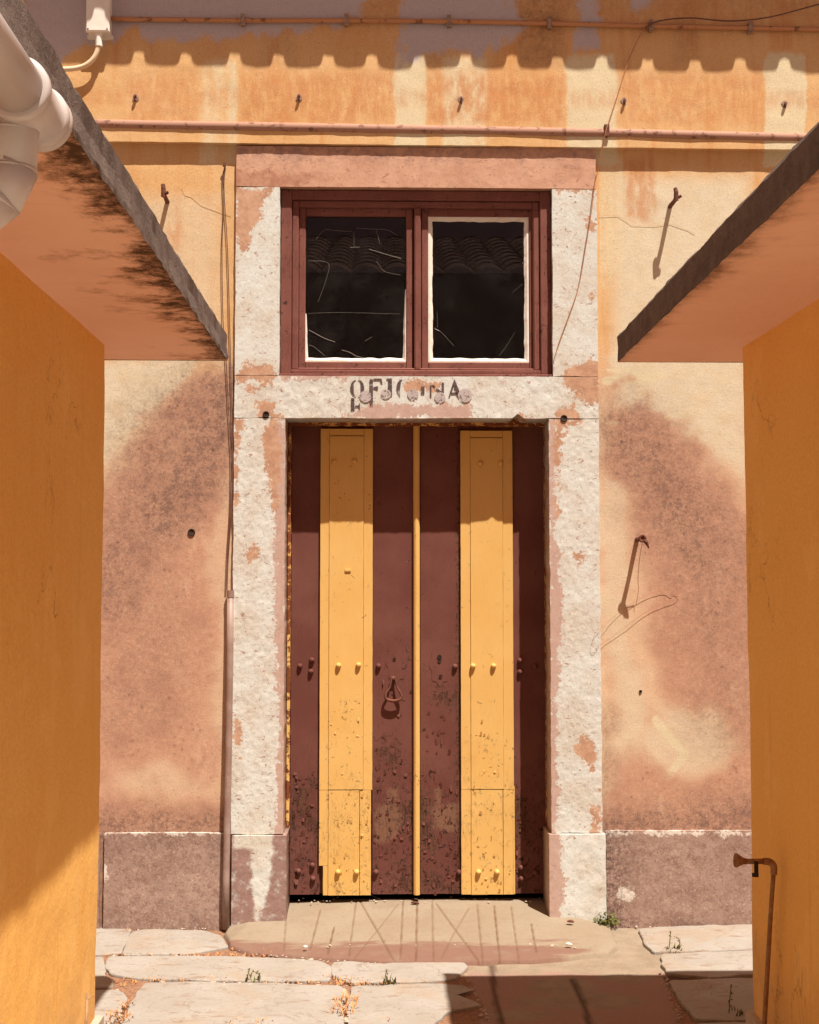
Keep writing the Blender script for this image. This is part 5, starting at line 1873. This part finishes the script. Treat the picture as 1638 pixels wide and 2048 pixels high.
# ------------------------------------------------------------------ water tap on the right wall
XT = xw_right - 0.03
top = atx(1547, 1728, XT)
t = thing('outdoor_tap', (top[0], top[1], 0.25), 'rusty standpipe tap with flared spout on the right wall', 'tap')
g = G()
bot = atx(1528, 2060, XT - 0.012)
bot = np.array([bot[0], bot[1], bot[2]])
dirp = bot - top
low_ = top + dirp * (top[2] / max(1e-3, -dirp[2] if dirp[2] < 0 else 1e-3)) * 1.0
g.tube([top + np.array([0, 0, -0.02]), top + dirp * 0.3, top + dirp * 0.75, top + dirp * 1.5], [0.007, 0.007, 0.0075, 0.0075], 10)
g.build('standpipe', M_TAPPIPE, t, smooth=True)
g = G()
el = curve([top + np.array([0.0, 0, -0.03]), top + np.array([0, 0, -0.006]), top + np.array([-0.012, 0, 0.006]), top + np.array([-0.03, 0, 0.008])], 5)
g.tube(el, 0.0105, 10)
g.tube([top + np.array([-0.03, 0, 0.008]), top + np.array([-0.085, 0.0, 0.008])], 0.008, 10)
g.build('elbow', M_TAPPIPE, t, smooth=True)
g = G()
g.tube([top + np.array([-0.055, -0.012, 0.010]), top + np.array([-0.055, -0.012, -0.026])], 0.0065, 8)
g.box(top[0] - 0.067, top[0] - 0.050, top[1] - 0.018, top[1] - 0.006, top[2] - 0.034, top[2] - 0.024)
g.build('valve_lever', M_HOLE, t)
g = G()
g.lathe(top + np.array([-0.080, 0, 0.008]), (-1, 0, 0.10), [(0, 0.008), (0.010, 0.010), (0.03, 0.021), (0.034, 0.021), (0.034, 0.018), (0.012, 0.007)], 16)
g.build('spout_funnel', M_TAPPIPE, t, smooth=True)

# ------------------------------------------------------------------ small plants and litter
def blades(g, base, n, h, spread, rnd, lean=0.6, w=0.004):
    for _ in range(n):
        a = rnd.uniform(0, 2 * pi)
        r0 = spread * math.sqrt(rnd.random())
        p = np.array(base) + np.array([r0 * cos(a), r0 * sin(a), 0])
        hh = h * rnd.uniform(0.45, 1.1)
        a2 = rnd.uniform(0, 2 * pi)
        d = np.array([cos(a2), sin(a2), 0])
        s = np.array([-sin(a2), cos(a2), 0]) * w * rnd.uniform(0.6, 1.2)
        m = p + d * hh * lean * 0.35 + np.array([0, 0, hh * 0.6])
        e = p + d * hh * lean * rnd.uniform(0.6, 1.2) + np.array([0, 0, hh])
        g.add([p - s, p + s, m + s * 0.8, m - s * 0.8, e], [(0, 1, 2, 3), (3, 2, 4)])


def leaves(g, base, n, h, spread, rnd, size=0.012):
    for _ in range(n):
        a = rnd.uniform(0, 2 * pi)
        r0 = spread * math.sqrt(rnd.random())
        p = np.array(base) + np.array([r0 * cos(a), r0 * 0.6 * sin(a), h * rnd.random() * (1 - 0.6 * r0 / spread)])
        u = np.array([rnd.gauss(0, 1), rnd.gauss(0, 1), rnd.gauss(0, 0.6)])
        u /= np.linalg.norm(u)
        w = np.cross(u, [rnd.gauss(0, 1), rnd.gauss(0, 1), rnd.gauss(0, 1)])
        w /= np.linalg.norm(w)
        s = size * rnd.uniform(0.6, 1.3)
        g.add([p, p + u * s * 0.5 + w * s * 0.35, p + u * s, p + u * s * 0.5 - w * s * 0.35], [(0, 1, 2, 3)])


rnd = random.Random(3)
b0 = atz(1213, 1850, 0.01)
g = G()
leaves(g, b0 + np.array([0, -0.01, 0]), 150, 0.075, 0.055, rnd, 0.017)
blades(g, b0, 14, 0.06, 0.03, rnd)
g.build('weed', M_GREEN, None, label='bushy green weed at the foot of the right door plinth', cat='weed', base=b0)
for (x, y, h, lb) in ((1348, 1902, 0.085, 'pair of thin upright sprouts on the white slab right of the ramp'), (505, 1962, 0.05, 'two small sprouts in the paving joint below the left of the ramp'),
                      (780, 1966, 0.055, 'small grass sprout in the joint below the middle of the ramp'), (1470, 2030, 0.11, 'thin weed in the shaded paving by the right wall')):
    c = atz(x, y, 0.0)
    g = G()
    for k in range(2 if x < 780 or x == 1348 else 1):
        q = c + np.array([(k - 0.5) * 0.045, 0.0, 0])
        st = curve([q, q + np.array([0.004, 0, h * 0.5]), q + np.array([0.010 * (1 - 2.2 * k), 0, h * (1 - 0.3 * k)])], 5)
        g.tube(st, 0.0018, 5)
        for s in range(16):
            p = np.array(st[min(len(st) - 1, 2 + s * (len(st) - 2) // 16)])
            leaves(g, p, 1, 0.004, 0.005, rnd, 0.010)
    blades(g, c, 12, 0.03, 0.035, rnd)
    g.build('sprout', M_GREEN, None, label=lb, cat='weed', base=c)
g = G()
TUFTS = [(690, 2005, 60, 0.05, 0.05), (690, 2025, 60, 0.05, 0.06), (235, 2040, 70, 0.04, 0.06), (250, 2012, 40, 0.03, 0.04), (430, 1957, 50, 0.022, 0.05), (690, 1962, 50, 0.025, 0.05), (660, 1955, 30, 0.02, 0.03),
         (720, 1966, 40, 0.02, 0.05), (520, 2050, 36, 0.025, 0.05), (470, 2052, 24, 0.025, 0.05), (780, 2052, 30, 0.025, 0.06), (560, 1963, 30, 0.015, 0.06), (320, 1960, 30, 0.015, 0.05),
         (250, 1965, 50, 0.02, 0.05), (255, 1860, 30, 0.02, 0.02), (540, 1905, 40, 0.022, 0.06), (640, 1913, 30, 0.018, 0.05), (460, 1862, 20, 0.015, 0.02), (300, 1852, 40, 0.018, 0.07), (230, 1852, 30, 0.018, 0.04), (1300, 1846, 30, 0.014, 0.06), (1370, 1844, 30, 0.012, 0.06), (1345, 1901, 40, 0.02, 0.05), (1400, 1901, 24, 0.014, 0.05)]
for x, y, n, h, sp in TUFTS:
    blades(g, atz(x, y, -0.004), int(n * 0.8), h * 0.72, sp, rnd, 1.1, 0.0026)
# thin fringe along the joints
for L_ in ([(215, 1911), (400, 1911), (560, 1914)], [(300, 1961), (560, 1964), (690, 1969)], [(700, 1969), (860, 1965)], [(470, 1900), (640, 1917), (760, 1929)], [(200, 1849), (440, 1853)], [(1240, 1848), (1490, 1843)], [(1310, 1905), (1490, 1901)]):
    for (x0, y0), (x1, y1) in zip(L_[:-1], L_[1:]):
        for k in range(int(abs(x1 - x0) / 5)):
            tt = rnd.random()
            blades(g, atz(x0 + (x1 - x0) * tt, y0 + (y1 - y0) * tt, -0.006), 2, 0.012, 0.014, rnd, 1.2, 0.003)
g.build('dry_grass', M_DRY, None, label='dry orange grass growing in the joints of the paving', kind='stuff', base=(0, -0.6, 0))
g = G()
RUNS = [([(205, 1852), (445, 1856)], 60), ([(1215, 1850), (1490, 1846)], 70), ([(470, 1902), (640, 1920), (760, 1930)], 50), ([(215, 1911), (640, 1918)], 40), ([(300, 1962), (690, 1971)], 50),
        ([(690, 1975), (690, 2045)], 40), ([(236, 1978), (240, 2046)], 50), ([(940, 1965), (980, 2045)], 40), ([(1330, 1950), (1360, 2040)], 40), ([(580, 1800), (1090, 1800)], 40), ([(1100, 1822), (1210, 1852)], 26), ([(600, 1890), (1200, 1890)], 30)]
for L_, cnt in RUNS:
    for _ in range(cnt):
        k_ = rnd.randrange(len(L_) - 1)
        tt = rnd.random()
        px_ = L_[k_][0] + (L_[k_ + 1][0] - L_[k_][0]) * tt + rnd.gauss(0, 4)
        py_ = L_[k_][1] + (L_[k_ + 1][1] - L_[k_][1]) * tt + rnd.gauss(0, 3)
        c = atz(px_, py_, 0.075 if py_ < 1812 else 0.02 if 1880 < py_ < 1896 else 0.0)
        r_ = rnd.uniform(0.0025, 0.008) * (1 if rnd.random() < 0.85 else 1.6)
        ax_ = [np.array([rnd.uniform(0.6, 1.3) * r_, 0, 0]), np.array([0, rnd.uniform(0.6, 1.3) * r_, 0]), np.array([rnd.uniform(-.3, .3) * r_, 0, rnd.uniform(0.4, 0.8) * r_])]
        v_ = [c + ax_[0], c + ax_[1], c - ax_[0], c - ax_[1], c + ax_[2], c - ax_[2]]
        g.add(v_, [(0, 1, 4), (1, 2, 4), (2, 3, 4), (3, 0, 4), (1, 0, 5), (2, 1, 5), (3, 2, 5), (0, 3, 5)])
g.build('grit', M_FOOT, None, label='loose grit and crumbs of plaster in the joints and along the wall', kind='stuff', base=(0, -0.6, 0))
g = G()
c = at(172, 2040, -2.05)
c[0] = xw_left + 0.03
tw = atx(174, 2000, xw_left + 0.03)
tb_ = tw + np.array([0, -0.02, -0.09])
g.tube(curve([tb_, tb_ + np.array([0.004, 0, 0.05]), tw], 5), [0.004] * 11, 6)
g.tube([tw, tw + np.array([-0.002, 0.0, 0.022])], [0.004, 0.001], 6)
g.tube([tw, tw + np.array([0.014, 0.01, 0.012])], [0.003, 0.001], 6)
g.build('twig', M_TWIG, None, label='dry broken stalk at the foot of the left wall', cat='twig')
for x, y, sx, sy, lb, mt in ((830, 1806, 0.022, 0.01, 'curled brown leaf lying on the sill below the door', M_RUST), (1141, 1843, 0.018, 0.012, 'small brown stone chip on the ramp near the right plinth', M_RUST),
                             (1138, 1889, 0.016, 0.008, 'small white stone chip on the worn right end of the ramp', M_PUTTY), (611, 1894, 0.010, 0.008, 'tiny white pebble on the worn front of the ramp', M_PUTTY)):
    zc_ = 0.078 if y < 1830 else 0.055 if y < 1860 else 0.03
    c = atz(x, y, zc_)
    g = G()
    g.lathe(c, (0.1, 0.1, 1), [(-0.004, sx * 0.8), (0.001, sx), (0.006, sx * 0.7), (0.008, sx * 0.2)], 7)
    g.v = [(c[0] + (p[0] - c[0]), c[1] + (p[1] - c[1]) * sy / sx, p[2]) for p in g.v]
    g.build('chip' if mt is not M_RUST or y > 1830 else 'dead_leaf', mt, None, label=lb, cat='stone chip' if y > 1830 else 'leaf')
